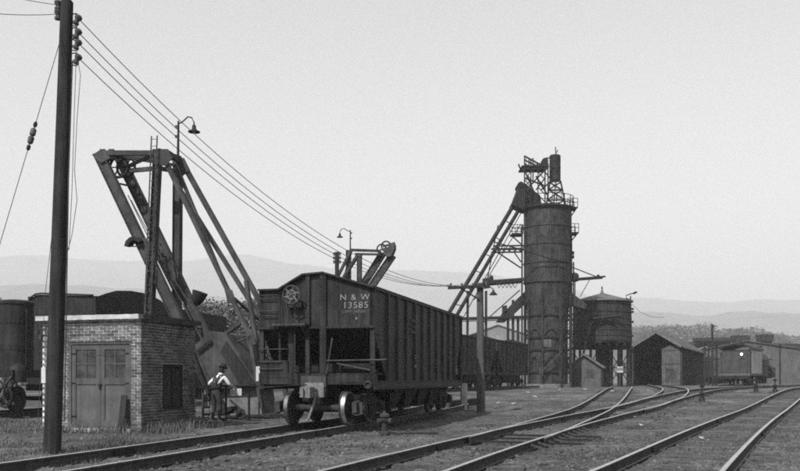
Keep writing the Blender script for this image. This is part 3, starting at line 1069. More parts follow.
# ------------------------------------------------------------------ tender and boiler car behind the shed
ten = thing('railway_tender', 'big dark tender with arched coal boards behind the brick shed', 'tender', tuple(TC), -TH)
MB().span((-1.55, .0, 1.1), (1.55, 10.9, 3.9)).build('tank_body', steel, ten)
b = MB()
b.prism([(1.53, .0, 3.9), (1.53, 10.9, 3.9), (1.53, 10.9, 4.44), (1.53, 5.3, 4.50), (1.53, 4.7, 4.72), (1.53, 4.1, 4.86), (1.53, 3.3, 4.93), (1.53, 2.4, 4.93), (1.53, 1.4, 4.84), (1.53, .7, 4.66), (1.53, .25, 4.52), (1.53, .0, 4.5)], (-.05, 0, 0))
b.prism([(-1.53, .0, 3.9), (-1.53, 10.9, 3.9), (-1.53, 10.9, 4.44), (-1.53, 5.3, 4.50), (-1.53, 3.3, 4.7), (-1.53, .0, 4.55)], (.05, 0, 0))
b.build('coal_boards', steel, ten)
b = MB().prism([(-1.50, .03, 3.9), (1.46, .03, 3.9), (1.46, .03, 4.5), (-1.0, .03, 4.62), (-1.22, .03, 4.6), (-1.50, .03, 4.3)], (0, .06, 0))
b.build('end_board', steel, ten)
b = MB()
for i in range(14):
    b.lathe([(random.uniform(.4, .7), -.3), (random.uniform(.5, .8), 0), (.3, .22), (.05, .3)], (random.uniform(-.8, .8), 5.6 + i * .36, 4.12), Z, 7)
b.build('coal_load', coal, ten)
b = MB().path([(-1.5, -.03, 4.2), (-1.4, -.03, 4.5), (-1.15, -.03, 4.64), (-.9, -.03, 4.66), (1.45, -.03, 4.53)], .035, 8)
b.build('top_rail', steel, ten)
for z in (1.9, 2.6, 3.3):
    b = MB()
    for k in range(40):
        b.box((1.553, .2 + k * .27, z), (.02, .03, .03))
    b.build('rivets', steel, ten)['kind'] = 'stuff'
b = MB()
for z in [1.3 + .35 * k for k in range(8)]:
    b.path([(-.9, 0, z), (-.9, -.1, z), (-.45, -.1, z), (-.45, 0, z)], .014, 5)
b.build('ladder', steel, ten)
MB().span((-1.5, -.15, .85), (1.5, 11.05, 1.1)).build('frame', iron, ten)
for y in (.9, 2.7, 7.0, 8.8):
    wheel_parts(ten, (0, y, .62), 1, .43)
for s in (-1, 1):
    for y in (.9, 7.0):
        MB().span((s * 1.0 - .06, y - .4, .5), (s * 1.0 + .06, y + 2.2, .85)).build('truck_frame', iron_dust, ten)

bc = TC - T1 * 3.6
bc.z = 0
boi = thing('boiler_car', 'upright dark cylinder on a railway car frame at left edge behind pole', 'railway car', tuple(bc), -TH)
cxl = Vector((.72, .2, 0))
MB().lathe([(.57, 0), (.57, .7), (.585, .7), (.585, .74), (.57, .74), (.57, 1.62), (.585, 1.62), (.585, 1.66), (.57, 1.66), (.57, 2.28), (.60, 2.28), (.60, 2.36), (.50, 2.42), (.1, 2.46)], cxl + Vector((0, 0, 1.62)), Z, 36).build('boiler', steel, boi)
b = MB()
for k in range(26):
    a = k * .24
    for z in (2.32, 2.38, 3.24, 3.30):
        b.box(cxl + Vector((math.cos(a) * .575, math.sin(a) * .575, z)), (.03, .03, .03))
b.build('rivets', steel_grey, boi)['kind'] = 'stuff'
b = MB().path([cxl + Vector((-.62, -.1, 1.3)), cxl + Vector((-.66, -.12, 3.3)), cxl + Vector((-.6, -.1, 3.75)), cxl + Vector((-.2, 0, 3.9))], .03, 8)
b.path([cxl + Vector((.66, -.3, 1.4)), cxl + Vector((.68, -.3, 3.6)), cxl + Vector((.5, -.2, 3.95))], .025, 8)
b.build('pipe', iron, boi)
MB().span((-2.0, -.9, 1.36), (1.5, 3.0, 1.62)).build('deck', iron, boi)
dm_ = MB().lathe([(.28, 0), (.28, .36), (.25, .5), (.17, .6), (.05, .64)], (1.42, -.55, 1.2), Z, 20)
dm_.build('air_dome', steel, boi)
b = MB()
b.span((-2.0, -.85, .8), (.6, -.6, 1.36)); b.bar((-2.0, -.7, .5), (1.5, -.7, .5), .3, .1); b.bar((1.0, -.75, .6), (1.5, -.75, 1.4), .1, .1)
b.build('frame', iron_dust, boi)
for c in ((.95, -.95, .93), (1.3, -1.02, .72)):
    MB().ring(c, .34, .045, (.25, 1, 0), 24, 6).lathe([(.08, -.1), (.08, .1)], c, (.25, 1, 0), 10).build('flywheel', iron, boi)
MB().path([(1.45, -1.1, .5), (1.3, -1.13, .75), (1.4, -1.1, 1.15), (1.5, -.95, 1.4)], .05, 8).build('hose', iron_dust, boi)
for y in (.2, 2.0):
    wheel_parts(boi, (0, y, .60), 1, .42)

# ------------------------------------------------------------------ cinder hoists
def pl(px, py, O, v, th=TH):
    t = Vector((math.sin(th), math.cos(th), 0))
    d = Vector(((px - 400) / F, 1, (HY - py) / F))
    s = (Vector((O.x, O.y, 0)).dot(t) + v) / d.dot(t)
    return Vector((0, 0, CAMH)) + d * s

O1 = G(155, 29.5)
h1 = thing('cinder_hoist', 'tall near steel cinder hoist with inclined skipway behind the brick shed', 'hoist', tuple(O1), -TH, 'steel cinder hoists')
def q1(px, py, v):
    return pl(px, py, O1, v)
def beam(name, root, a, b, w, h, m=steel_grey, up=T1):
    """plate girder: web with two flanges and gusset rivets; w = depth in the picture plane, h = flange width"""
    a, b = Vector(a), Vector(b)
    d = (b - a).normalized()
    s = d.cross(Vector(up)).normalized()
    B = MB()
    B.bar(a, b, w - .03, h * .35, up)
    for k in (-1, 1):
        B.bar(a + s * k * (w / 2 - .012), b + s * k * (w / 2 - .012), .024, h, up)
    return B.build(name, m, root, world=True)

VF = 1.32
beam('skipway_girder', h1, q1(98, 152, 0), q1(222, 412, 0), .36, .2)
beam('skipway_girder', h1, q1(120, 158, VF), q1(240, 408, VF), .36, .2)
for k in range(9):
    f_ = .12 + k * .095
    MB().bar(q1(98, 152, 0).lerp(q1(222, 412, 0), f_), q1(120, 158, VF).lerp(q1(240, 408, VF), f_), .08, .05).build('skipway_crosstie', steel_grey, h1, world=True) if k in (0, 3, 6, 8) else None
# head with sheaves
b = MB()
b.prism([q1(92, 155, -.1), q1(99, 150.5, -.1), (q1(106, 152, -.1)), q1(110, 158, -.1), q1(101, 163, -.1), q1(97, 160, -.1)], T1 * .22)
b.build('head_plate', steel_grey, h1, world=True)
b = MB().bar(q1(104, 155, 0), q1(120, 157, VF), .2, .16)
for px_ in (104, 110, 113):
    b.box(q1(px_, 151.5, .3), (.08, .1, .16))
b.build('head_beam', steel_grey, h1, world=True)
for v, px_ in ((.3, 119), (.8, 126)):
    c = q1(px_, 167, v)
    sh = MB().ring(c, .36, .05, T1, 26, 6).build('sheave', iron, h1, world=True)
    s_ = MB()
    for k in range(6):
        a = k * math.pi / 3
        s_.bar(c, c + N1 * math.cos(a) * .35 + Z * math.sin(a) * .35, .05, .03)
    s_.build('spokes', iron, sh, world=True)
# top chords
for a, b_, w in (((100, 153, 0), (160, 153, 0), .16), ((122, 158, VF), (180, 158, 1.4), .16), ((126, 171, .4), (160, 168, .2), .14), ((124, 168, .4), (160, 152, 0), .10), ((112, 155, 0), (180, 166, 1.4), .10),
                 ((158, 151, 0), (180, 159, 1.4), .18), ((158, 168, 0), (180, 172, 1.4), .14)):
    MB().bar(q1(*a), q1(*b_), w * .8, w).build('top_chord', steel_grey, h1, world=True)
# masts: the near one is a laced pair of channels carrying the ladder
for px0, px1, v in ((155.5, 150.2, 0), (162, 157, 0)):
    pass
beam('mast', h1, q1(158, 150, 0), q1(145.0, 416, 0), .24, .24)
b = MB()
for k in range(30):
    f_ = k / 30
    a = q1(158, 150, 0).lerp(q1(145.0, 416, 0), f_); c = q1(158, 150, 0).lerp(q1(145.0, 416, 0), f_ + .03)
    s_ = 1 if k % 2 else -1
    b.bar(a + N1 * .10 * s_ - T1 * .125, c - N1 * .10 * s_ - T1 * .125, .05, .014)
b.build('lacing', steel_grey, h1, world=True)
beam('mast', h1, q1(178, 158, 1.4), q1(176, 412, 1.4), .28, .24)
lad = MB()
la, lb = q1(151.5, 136, -.25), q1(144.5, 316, -.25)
lad.bar(la, lb, .04, .03); lad.bar(la + N1 * .22, lb + N1 * .22, .04, .03)
for k in range(26):
    p = la.lerp(lb, (k + .5) / 26)
    lad.tube(p, p + N1 * .22, .011, n=5)
lad.build('ladder', steel_grey, h1, world=True)
# raking braces on the right
for a, b_, w in (((164, 158, 0), (250, 336, 0), .17), ((166, 152, 0), (180, 161, 1.4), .2), ((181, 160, 1.4), (270, 320, 1.4), .2), ((179, 188, 1.4), (266, 327, 1.4), .17), ((176, 165, .7), (230, 297, .3), .13),
                 ((246, 281, .6), (264, 384, .3), .15), ((250, 336, 0), (262, 408, 0), .16), ((270, 320, 1.4), (290, 412, 1.4), .18), ((200, 352, .1), (243, 321, .2), .15), ((200, 354, .1), (256, 334, .6), .13), ((229, 294, 0), (262, 322, 1.4), .10)):
    MB().bar(q1(*a), q1(*b_), w * .75, w, T1).build('brace', steel_grey, h1, world=True)
# gusset plates with rivets where the masts meet the skipway
for poly, v in (([(134, 240), (146, 238), (156, 250), (155, 262), (145, 262)], -.13), ([(158, 236), (172, 256), (178, 290), (172, 290), (158, 262), (153, 240)], VF - .13)):
    g = MB().prism([q1(x, y, v) for x, y in poly], T1 * .02).build('gusset_plate', steel_grey, h1, world=True)
    r_ = MB()
    cx = sum(p[0] for p in poly) / len(poly); cy = sum(p[1] for p in poly) / len(poly)
    for x, y in poly:
        for f_ in (.35, .7):
            r_.box(q1(cx + (x - cx) * f_, cy + (y - cy) * f_, v - .02), (.05, .05, .05))
    r_.build('rivets', steel, g, world=True)['kind'] = 'stuff'
for poly, v in (([(152, 149), (168, 149), (172, 158), (166, 166), (154, 164)], -.14), ([(172, 156), (184, 158), (190, 170), (180, 178), (173, 172)], 1.26), ([(244, 326), (252, 330), (256, 344), (248, 346)], -.08), ([(255, 304), (264, 308), (270, 322), (262, 324)], 1.3), ([(224, 288), (232, 290), (236, 302), (228, 304)], -.08)):
    MB().prism([q1(x, y, v) for x, y in poly], T1 * .02).build('gusset_plate', steel_grey, h1, world=True)
rv = MB()
for v, a, c in ((-.12, (98, 152), (222, 412)), (VF - .12, (120, 158), (240, 408))):
    p, q = q1(*a, v + .12), q1(*c, v + .12)
    d = (q - p).normalized(); s_ = d.cross(T1).normalized()
    for k in range(70):
        for e_ in (-.14, .14):
            rv.box(p.lerp(q, k / 70) + s_ * e_ - T1 * .045, (.03, .03, .03))
rv.build('rivets', steel_grey, h1, world=True)['kind'] = 'stuff'
# skip chute above the pit
ch = MB().prism([q1(x, y, -.1) for x, y in ((191, 349), (210, 331), (226, 334), (259, 386), (207, 389))], T1 * 1.5).build('skip_chute', steel_grey, h1, world=True)
MB().prism([q1(x, y, -.16) for x, y in ((220.5, 352), (226, 341), (255, 384), (240, 386))], T1 * .055).build('cover_plate', steel, ch, world=True)
MB().bar(q1(192, 350, -.18), q1(209, 394, -.18), .1, .16, T1).build('chute_edge', steel, h1, world=True)
MB().bar(q1(197, 351, -.2), q1(211, 340, -.2), .06, .08, T1).build('latch_bar', steel, h1, world=True)
MB().prism([q1(x, y, .2) for x, y in ((212, 387), (258, 386), (262, 414), (216, 416))], T1 * 1.2).build('pit_wall', mat('sooty_concrete', .13, .4, 2, .9, .3, 20), h1, world=True)
MB().path([q1(128, 195, .5), q1(163, 268, .5), q1(205, 345, .6)], .018, 5).build('hoist_cable', wire_m, h1, world=True)
MB().path([q1(131, 200, .6), q1(167, 268, .6), q1(212, 340, .7)], .018, 5).build('hoist_cable', wire_m, h1, world=True)

def gooseneck(label, base, top, side, reach, group='gooseneck yard lamps'):
    """pole from base to top, arm reaching sideways by side*reach"""
    t = thing('gooseneck_lamp', label, 'yard lamp', tuple(base), 0, group)
    base, top = Vector(base), Vector(top)
    MB().tube((0, 0, 0), top - base, .05, .035, 8).build('pole', steel, t)
    h = top - base
    dx = N1 * side
    pts = [h - Z * .08, h - Z * .08 + dx * reach * .15, h + Z * .0 + dx * reach * .35, h + Z * .12 + dx * reach * .6, h + Z * .08 + dx * reach * .85, h - Z * .10 + dx * reach, h - Z * .22 + dx * reach]
    MB().path(pts, .025, 8).build('arm', steel, t)
    c = pts[-1]
    MB().lathe([(.03, .05), (.07, .0), (.075, -.1), (.12, -.16), (.21, -.2), (.215, -.23), (.19, -.225), (.1, -.17)], c, Z, 22).build('lamp_shade', steel, t)
    MB().lathe([(.02, -.15), (.05, -.19), (.055, -.235), (.03, -.27), (.005, -.28)], c, Z, 12).build('bulb', mat('frosted_glass', .5, .05, 5, .3, 0), t)
    for z in (.2, .55):
        MB().box(h - Z * z - dx * .08, (.09, .08, .1)).build('insulator', porcelain, t)
    return t
gooseneck('gooseneck lamp on a slim pole above the near cinder hoist', q1(178, 158, 1.4), q1(178.5, 121, 1.4), 1, .62)

def floodlight(label, at, axis_, r, bracket):
    t = thing('floodlight', label, 'floodlight', tuple(at), 0, 'floodlights on the near hoist')
    k = r / .26
    MB().lathe([(.05 * k, -.34 * k), (.12 * k, -.28 * k), (.20 * k, -.12 * k), (.25 * k, .08 * k), (.26 * k, .14 * k), (.235 * k, .13 * k), (.17 * k, -.1 * k), (.02, -.2 * k)], (0, 0, 0), axis_, 22).build('shade', steel, t)
    MB().lathe([(.02, -.12 * k), (.07 * k, -.05 * k), (.06 * k, .05 * k), (.01, .08 * k)], (0, 0, 0), axis_, 12).build('bulb', MATS['frosted_glass'], t)
    MB().path([Vector((0, 0, 0)) - Vector(axis_).normalized() * .3 * k, (Vector(bracket) - Vector(at)) * .6, Vector(bracket) - Vector(at)], .025, 6).build('bracket', steel, t)
    return t
fl = thing('floodlight', 'hooded curved lamp on the left of the skipway girder', 'floodlight', tuple(q1(139, 240, -.35)), 0, 'floodlights on the near hoist')
B = MB()
arc = [q1(*p, -.35) for p in ((124, 246), (125.5, 241), (129, 237.5), (133, 236), (137, 237), (140, 240))]
arc2 = [q1(*p, -.35) for p in ((139, 242.5), (135.5, 240.5), (132, 240.5), (129, 243), (128, 245.5))]
B.prism(arc + arc2, T1 * .30)
B.build('hood', steel, fl, world=True)
MB().path([q1(128, 244, -.2), q1(133, 246.5, -.2), q1(139, 246.5, -.2)], .02, 6).build('bracket', steel, fl, world=True)
floodlight('bell shaped floodlight on the right edge of the skipway girder', q1(199, 296, .3), (.30, -.1, .9), .27, q1(190, 298, .4))

# the second hoist, mirrored, beyond the hopper car
O2 = G(359, 55)
h2 = thing('cinder_hoist', 'distant mirrored cinder hoist whose head shows above the hopper car', 'hoist', tuple(O2), -TH, 'steel cinder hoists')
def q2(px, py, v):
    return pl(px, py, O2, v)
beam('skipway_girder', h2, q2(393, 255, 0), q2(298, 395, 0), .45, .25)
beam('skipway_girder', h2, q2(383, 253, 1.4), q2(300, 386, 1.4), .45, .25)
for a, b_, w in (((351, 250, .5), (381, 251, 1.2), .22), ((355, 254, .5), (381, 254.5, 1.2), .18), ((351, 251, .5), (338, 276, .5), .22), ((358, 255, 0), (344, 277, .5), .25), ((351, 252, .5), (345, 276, 1.2), .16)):
    MB().bar(q2(*a), q2(*b_), w * .7, w, T1).build('top_chord', steel_grey, h2, world=True)
beam('mast', h2, q2(359.5, 254, 0), q2(359, 388, 0), .28, .25)
beam('mast', h2, q2(348.6, 250, 1.2), q2(348, 386, 1.2), .3, .25)
hp = MB()
hp.prism([q2(x, y, -.3) for x, y in ((380, 249), (388, 247), (392, 242.5), (394, 244), (394, 249), (391, 256), (386, 257), (384, 252))], T1 * .5)
hp.build('head_housing', steel_grey, h2, world=True)
for px_, py_ in ((386, 246), (381.5, 249)):
    MB().ring(q2(px_, py_, .6), .3, .05, T1, 20, 6).build('sheave', iron, h2, world=True)
MB().bar(q2(383, 246.5, .2), q2(395, 243, .2), .12, .12).bar(q2(383, 256, .2), q2(394, 251, .2), .12, .12).build('head_rail', steel_grey, h2, world=True)
gooseneck('gooseneck lamp reaching left above the distant cinder hoist', q2(350.3, 252, .8), q2(350.3, 230, .8), -1, .72)
ip = thing('insulator_post', 'slim post with insulators left of the distant hoist head', 'post', tuple(G(337, 54)))
MB().tube((0, 0, 0), P(337, 252, 54) - G(337, 54), .15, .13, 10).build('shaft', wood_dark, ip)
for py in (254, 258, 262):
    for s in (-1, 1):
        inst('insulator', ins_me, ip, P(337 + s * 3, py, 54) - G(337, 54))

# ------------------------------------------------------------------ the man and what he stands among
def skinned(name, nodes, edges, root, sub=2):
    me = bpy.data.meshes.new(name)
    keys = list(nodes)
    me.from_pydata([nodes[k][0] for k in keys], [(keys.index(a), keys.index(b)) for a, b in edges], [])
    o = bpy.data.objects.new(name, me)
    col.objects.link(o)
    md = o.modifiers.new('skin', 'SKIN'); md.use_smooth_shade = True; md.branch_smoothing = .6
    sb_ = o.modifiers.new('sub', 'SUBSURF'); sb_.levels = sub; sb_.render_levels = sub
    for i, k in enumerate(keys):
        r = nodes[k][1]
        sv_ = me.skin_vertices[0].data[i]
        sv_.radius = r if isinstance(r, tuple) else (r, r)
        sv_.use_root = (k == root)
    dg = bpy.context.evaluated_depsgraph_get()
    new = bpy.data.meshes.new_from_object(o.evaluated_get(dg))
    new.name = name
    bpy.data.objects.remove(o); bpy.data.meshes.remove(me)
    return new

MF = G(216, 26.6)
man = thing('person', 'man in dark hat, white shirt and dark overalls leaning on a rail', 'person', tuple(MF), R(-40))
# local: faces +y; right hand is +x
nd = {
 'pelvis': ((0, -.02, .93), (.165, .125)), 'waist': ((0, .03, 1.08), (.15, .115)), 'chest': ((0, .09, 1.28), (.175, .125)), 'neckb': ((0, .17, 1.45), (.085, .075)),
 'neck': ((0, .20, 1.49), .06), 'headb': ((.01, .25, 1.545), (.08, .09)), 'headt': ((.015, .28, 1.665), (.08, .095)),
 'shl': ((-.18, .16, 1.38), .075), 'ell': ((-.36, .0, 1.17), .052), 'wrl': ((-.42, .16, 1.0), .036), 'hal': ((-.43, .21, .955), (.042, .026)),
 'shr': ((.18, .18, 1.38), .075), 'elr': ((.30, .28, 1.14), .052), 'wrr': ((.22, .50, 1.06), .036), 'har': ((.20, .57, 1.05), (.042, .026)),
 'hipl': ((-.10, -.02, .88), .105), 'knl': ((-.12, .03, .48), .072), 'anl': ((-.13, -.04, .10), .052), 'tol': ((-.15, .15, .045), (.045, .04)),
 'hipr': ((.10, -.02, .88), .105), 'knr': ((.13, .06, .48), .072), 'anr': ((.14, .02, .10), .052), 'tor': ((.17, .21, .045), (.045, .04)),
}
ed = [('pelvis', 'waist'), ('waist', 'chest'), ('chest', 'neckb'), ('neckb', 'neck'), ('neck', 'headb'), ('headb', 'headt'), ('chest', 'shl'), ('shl', 'ell'), ('ell', 'wrl'), ('wrl', 'hal'),
      ('chest', 'shr'), ('shr', 'elr'), ('elr', 'wrr'), ('wrr', 'har'), ('pelvis', 'hipl'), ('hipl', 'knl'), ('knl', 'anl'), ('anl', 'tol'), ('pelvis', 'hipr'), ('hipr', 'knr'), ('knr', 'anr'), ('anr', 'tor')]
for s, hp_, dr in (('l', Vector((-.43, .21, .955)), Vector((-.02, .09, -.05))), ('r', Vector((.20, .57, 1.05)), Vector((-.03, .09, -.02)))):
    sx = -1 if s == 'l' else 1
    for k, off in enumerate((-.03, -.01, .01, .03)):
        ln = (.75, .95, 1.0, .9)[k]
        a = hp_ + Vector((off, .03, 0))
        nd['f%s%d' % (s, k)] = (tuple(a + dr * .45 * ln), .0095); nd['g%s%d' % (s, k)] = (tuple(a + dr * .8 * ln + Vector((0, 0, -.02))), .0085)
        ed += [('ha' + s, 'f%s%d' % (s, k)), ('f%s%d' % (s, k), 'g%s%d' % (s, k))]
    nd['t' + s] = (tuple(hp_ + Vector((-sx * .05, .01, -.01))), .011); nd['u' + s] = (tuple(hp_ + Vector((-sx * .06, .05, -.025))), .0095)
    ed += [('ha' + s, 't' + s), ('t' + s, 'u' + s)]
bme = skinned('body', nd, ed, 'pelvis')
for m_ in (denim, shirt_m, skin_m, leather):
    bme.materials.append(m_)
for p in bme.polygons:
    c = p.center
    arm = abs(c.x) > .155 and c.z > .9 and not (c.z < 1.0 and abs(c.x) < .28)
    if c.z < .11: p.material_index = 3
    elif c.z > 1.50 and abs(c.x) < .13: p.material_index = 2
    elif (c - Vector(nd['hal'][0])).length < .14 or (c - Vector(nd['har'][0])).length < .14: p.material_index = 2
    elif arm and c.z > 1.0 - .08: p.material_index = 1
    elif c.z > 1.2: p.material_index = 0 if (abs(c.x) < .09 and c.z < 1.36) else 1
    else: p.material_index = 0
inst('body', bme, man)
hc = Vector((.015, .262, 1.685))
ax = Vector((0, .25, 1))
MB().lathe([(.10, -.02), (.155, -.012), (.16, 0), (.105, .012), (.10, .06), (.085, .105), (.04, .115)], hc, ax, 24).build('hat', felt, man)
f = MB()
f.lathe([(.012, -.02), (.017, 0), (.006, .02)], (.015, .38, 1.59), (0, 1, -.3), 8)
f.build('nose', skin_m, man)
f = MB()
for s in (-1, 1):
    f.lathe([(.01, -.02), (.022, 0), (.01, .02)], (.015 + s * .085, .255, 1.60), (s, 0, 0), 8)
f.build('ear', skin_m, man)
f = MB()
for s in (-1, 1):
    f.lathe([(.003, -.005), (.009, 0), (.003, .005)], (.015 + s * .032, .365, 1.615), (0, 1, -.2), 8)
f.build('eye', felt, man)
f = MB().box((.015, .355, 1.555), (.045, .012, .008)); f.build('mouth', leather, man)
f = MB().lathe([(.06, -.03), (.085, .02), (.092, .07), (.09, .12)], (.01, .205, 1.545), ax, 16)
f.build('hair', felt, man)
for s in (-1, 1):
    MB().path([(s * .05, -.085, 1.0), (s * .07, -.06, 1.17), (s * .10, -.02, 1.32), (s * .115, .07, 1.44), (s * .10, .16, 1.44), (s * .085, .225, 1.32), (s * .08, .22, 1.2)], .026, 6).build('suspender', denim, man)
MB().lathe([(.165, -.03), (.17, 0), (.165, .03)], (0, .02, 1.06), Z, 20).build('belt', leather, man)

gr = thing('guard_rail', 'dark pipe guard rail in front of the man at the pit', 'railing', tuple(G(226, 26.9)))
b = MB()
b.path([P(203, 387, 26.6), P(214, 386, 26.8), P(259, 386, 27.2)], .035, 8)
b.build('top_rail', iron, gr, world=True)
for px_, Y_ in ((203, 26.6), (226, 26.95), (249, 27.15)):
    MB().tube(G(px_, Y_), P(px_, 386, Y_), .035, n=8).build('post', steel_grey if px_ == 203 else iron, gr, world=True)
MB().box(P(203.5, 387, 26.55), (.3, .14, .12)).build('rail_end', iron, gr, world=True)
sg = thing('warning_sign', 'small white sign board hanging under the pipe guard rail', 'sign', tuple(P(236, 392, 26.98)))
MB().box((0, -.02, .0), (.36, .02, .22), .0).build('board', white, sg)
b = MB()
x = -.14
for w in (.05, .05, .05, .05, .05):
    b.span((x, -.033, .02), (x + .012, -.0305, .075)); b.span((x + .016, -.033, .02), (x + .038, -.0305, .032)); x += .058
b.span((-.12, -.033, -.05), (.11, -.0305, -.035))
b.build('worn_lettering', mat('worn_grey_print', .3, .4, 20, .8, 0), sg)
MB().bar((-.13, -.02, .11), (-.13, .0, .20), .012, .012).bar((.13, -.02, .11), (.13, .0, .20), .012, .012).build('hanger', iron, sg)
ws = thing('white_placard', 'blank white placard on a stake left of the hopper car', 'sign', tuple(G(259, 27.6)))
MB().tube((0, 0, 0), (0, 0, 1.75), .025, n=6).build('stake', wood_grey, ws)
MB().span((-.09, -.05, 1.25), (.09, -.03, 1.72)).build('board', white, ws)
wb_ = thing('wheelbarrow', 'dark tipped wheelbarrow under the guard rail', 'wheelbarrow', tuple(G(234, 28.3)), R(-15))
MB().ring((.24, 0, .18), .15, .03, (0, 1, 0), 24, 6).lathe([(.12, -.02), (.13, 0), (.12, .02)], (.24, 0, .18), (0, 1, 0), 20).build('wheel', iron_dust, wb_)
b = MB()
for k in range(5):
    a = k * 1.257
    b.bar((.24, -.025, .18), (.24 + .14 * math.cos(a), -.025, .18 + .14 * math.sin(a)), .03, .02)
b.build('spokes', iron, wb_)
b = MB()
b.bar((.28, -.1, .25), (-.62, -.28, .12), .05, .05); b.bar((.28, .1, .25), (-.3, .3, .62), .05, .05)
b.build('handle', wood_dark, wb_)
b = MB().prism([(.05, -.26, .3), (-.35, -.28, .14), (-.38, -.27, .34), (0, -.25, .42)], (0, .5, 0))
b.build('tray', iron, wb_)
cr = thing('slatted_crate', 'small slatted crate beside the shed corner behind the man', 'crate', tuple(G(199, 28.2)), -TH)
for z in (.12, .36, .58):
    MB().span((-.28, -.24, z), (.28, -.215, z + .07)).build('slat', wood_grey, cr)
    MB().span((.255, -.215, z), (.28, .24, z + .07)).build('slat', wood_grey, cr)
for x in (-.26, .24):
    for y in (-.2, .2):
        MB().span((x - .02, y - .012, 0), (x + .02, y + .03, .66)).build('corner_post', pale_metal, cr)
MB().span((-.25, -.21, .04), (.25, .2, .07)).build('bottom_board', wood_dark, cr)

# valve post beside the hopper
vp = thing('water_hydrant', 'squat yard hydrant with pale cap beside the hopper truck', 'hydrant', tuple(G(384.5, 20.6)))
MB().lathe([(.14, 0), (.14, .06), (.07, .08), (.07, .3), (.11, .32), (.11, .38), (.08, .4)], (0, 0, 0), Z, 16).build('barrel', iron_dust, vp)
MB().lathe([(.09, .40), (.12, .42), (.12, .47), (.08, .5), (.04, .51), (.04, .55), (.005, .56)], (0, 0, 0), Z, 16).build('cap', steel_grey, vp)
MB().lathe([(.05, .0), (.06, .12), (.07, .13), (.07, .17), (.02, .18)], (0, 0, .32), (1, -.3, 0), 12).lathe([(.05, .0), (.06, .12), (.07, .13), (.07, .17), (.02, .18)], (0, 0, .32), (-1, -.3, 0), 12).build('nozzle', steel_grey, vp)
MB().path([(.1, 0, .08), (.35, -.1, .04), (.8, .05, .03), (1.3, .1, .03)], .03, 6).build('hose', iron_dust, vp)

# wooden pole with cross arm, stop block and short posts at the end of the hopper track
P2 = G(481, ARMY)
pl2 = thing('utility_pole', 'mid-distance wooden pole with cross arm beyond the hopper car', 'utility pole', tuple(P2), 0, 'line poles')
MB().tube((0, 0, -.3), P(480, 283, ARMY) - P2, .17, .125, 14).build('shaft', wood_grey, pl2)
MB().bar(P(449, 288.5, ARMY) - T1 * .2, P(491, 286.5, ARMY) - T1 * .2, .09, .11).build('cross_arm', wood_dark, pl2, world=True)
MB().bar(P(462, 289, ARMY) - T1 * .2, P(480, 300, ARMY) - T1 * .16, .03, .05).build('arm_brace', iron, pl2, world=True)
sm = MB().lathe([(.018, -.06), (.04, -.05), (.045, -.02), (.03, .0), (.045, .03), (.03, .06)], (0, 0, 0), Z, 10).mesh('insulator', porcelain)
for e_ in ends:
    inst('insulator', sm, pl2, e_ + Z * .07 - T1 * .2 - P2)
lp = thing('pole_lamp', 'small shaded lamp hanging right of the cross arm pole', 'yard lamp', tuple(P(489, 292, ARMY)))
MB().path([P(481, 289, ARMY - .15) - P(489, 292, ARMY), (.05, -.15, .16), (.15, -.15, .1)], .02, 6).build('arm', iron, lp)
MB().lathe([(.03, .08), (.05, .0), (.15, -.1), (.155, -.13), (.1, -.1)], (.15, -.15, 0), Z, 16).build('lamp_shade', iron, lp)

sb2 = thing('stop_timber', 'heavy dark timber on the ground behind the hopper car', 'timber', tuple(G(458, 37)))
a_, b_ = G(442, 36.2) + Z * .14, G(479, 38.0) + Z * .22
MB().bar(a_, b_, .3, .3).build('beam', wood_dark, sb2, world=True)
MB().box(G(444, 36.2) + Z * .2, (.55, .45, .4), -TH).build('block', wood_grey, sb2, world=True)
for (px_, t_, b2_, Y_), lab in zip(((464.5, 384, 410, 36.0), (461, 383, 409, 36.6)), ('short pale square post before the stop timber', 'thin dark rod beside the short post')):
    o = thing('short_post', lab, 'post', tuple(G(px_, Y_)))
    MB().box((0, 0, .5), (.22 if px_ > 462 else .05, .2 if px_ > 462 else .05, 1.14)).build('post', wood_grey if px_ > 462 else iron, o)

# ------------------------------------------------------------------ coaling tower
TY = 80.0
OT = G(547.5, TY)
tw = thing('coaling_tower', 'tall round steel coaling tower with headframe and inclined tubes', 'coaling tower', tuple(OT))
def h_(py, Y=TY):
    return CAMH + (HY - py) / F * Y - OT.z
RB = 2.18
zb, zt = h_(283), h_(210)
MB().lathe([(RB, zb), (RB, zt), (RB - .05, zt)], (0, 0, 0), Z, 40).build('bin_shell', steel_tower, tw)
b = MB()
for py in (283, 264, 246, 228, 211):
    b.lathe([(RB, 0), (RB + .07, .0), (RB + .07, .12), (RB, .12)], (0, 0, h_(py) - .06), Z, 40, closed=True)
b.build('shell_band', steel_tower, tw)
b = MB()
for k in range(10):
    a = k * math.pi / 5 + .3
    b.box((math.cos(a) * (RB + .01), math.sin(a) * (RB + .01), (zb + zt) / 2), (.05, .12, zt - zb - .3), a)
b.build('shell_seam', steel_tower, tw)
MB().lathe([(RB - .05, zt), (RB + .25, zt), (RB + .25, zt + .12), (.2, zt + .22)], (0, 0, 0), Z, 40).build('top_deck', steel, tw)
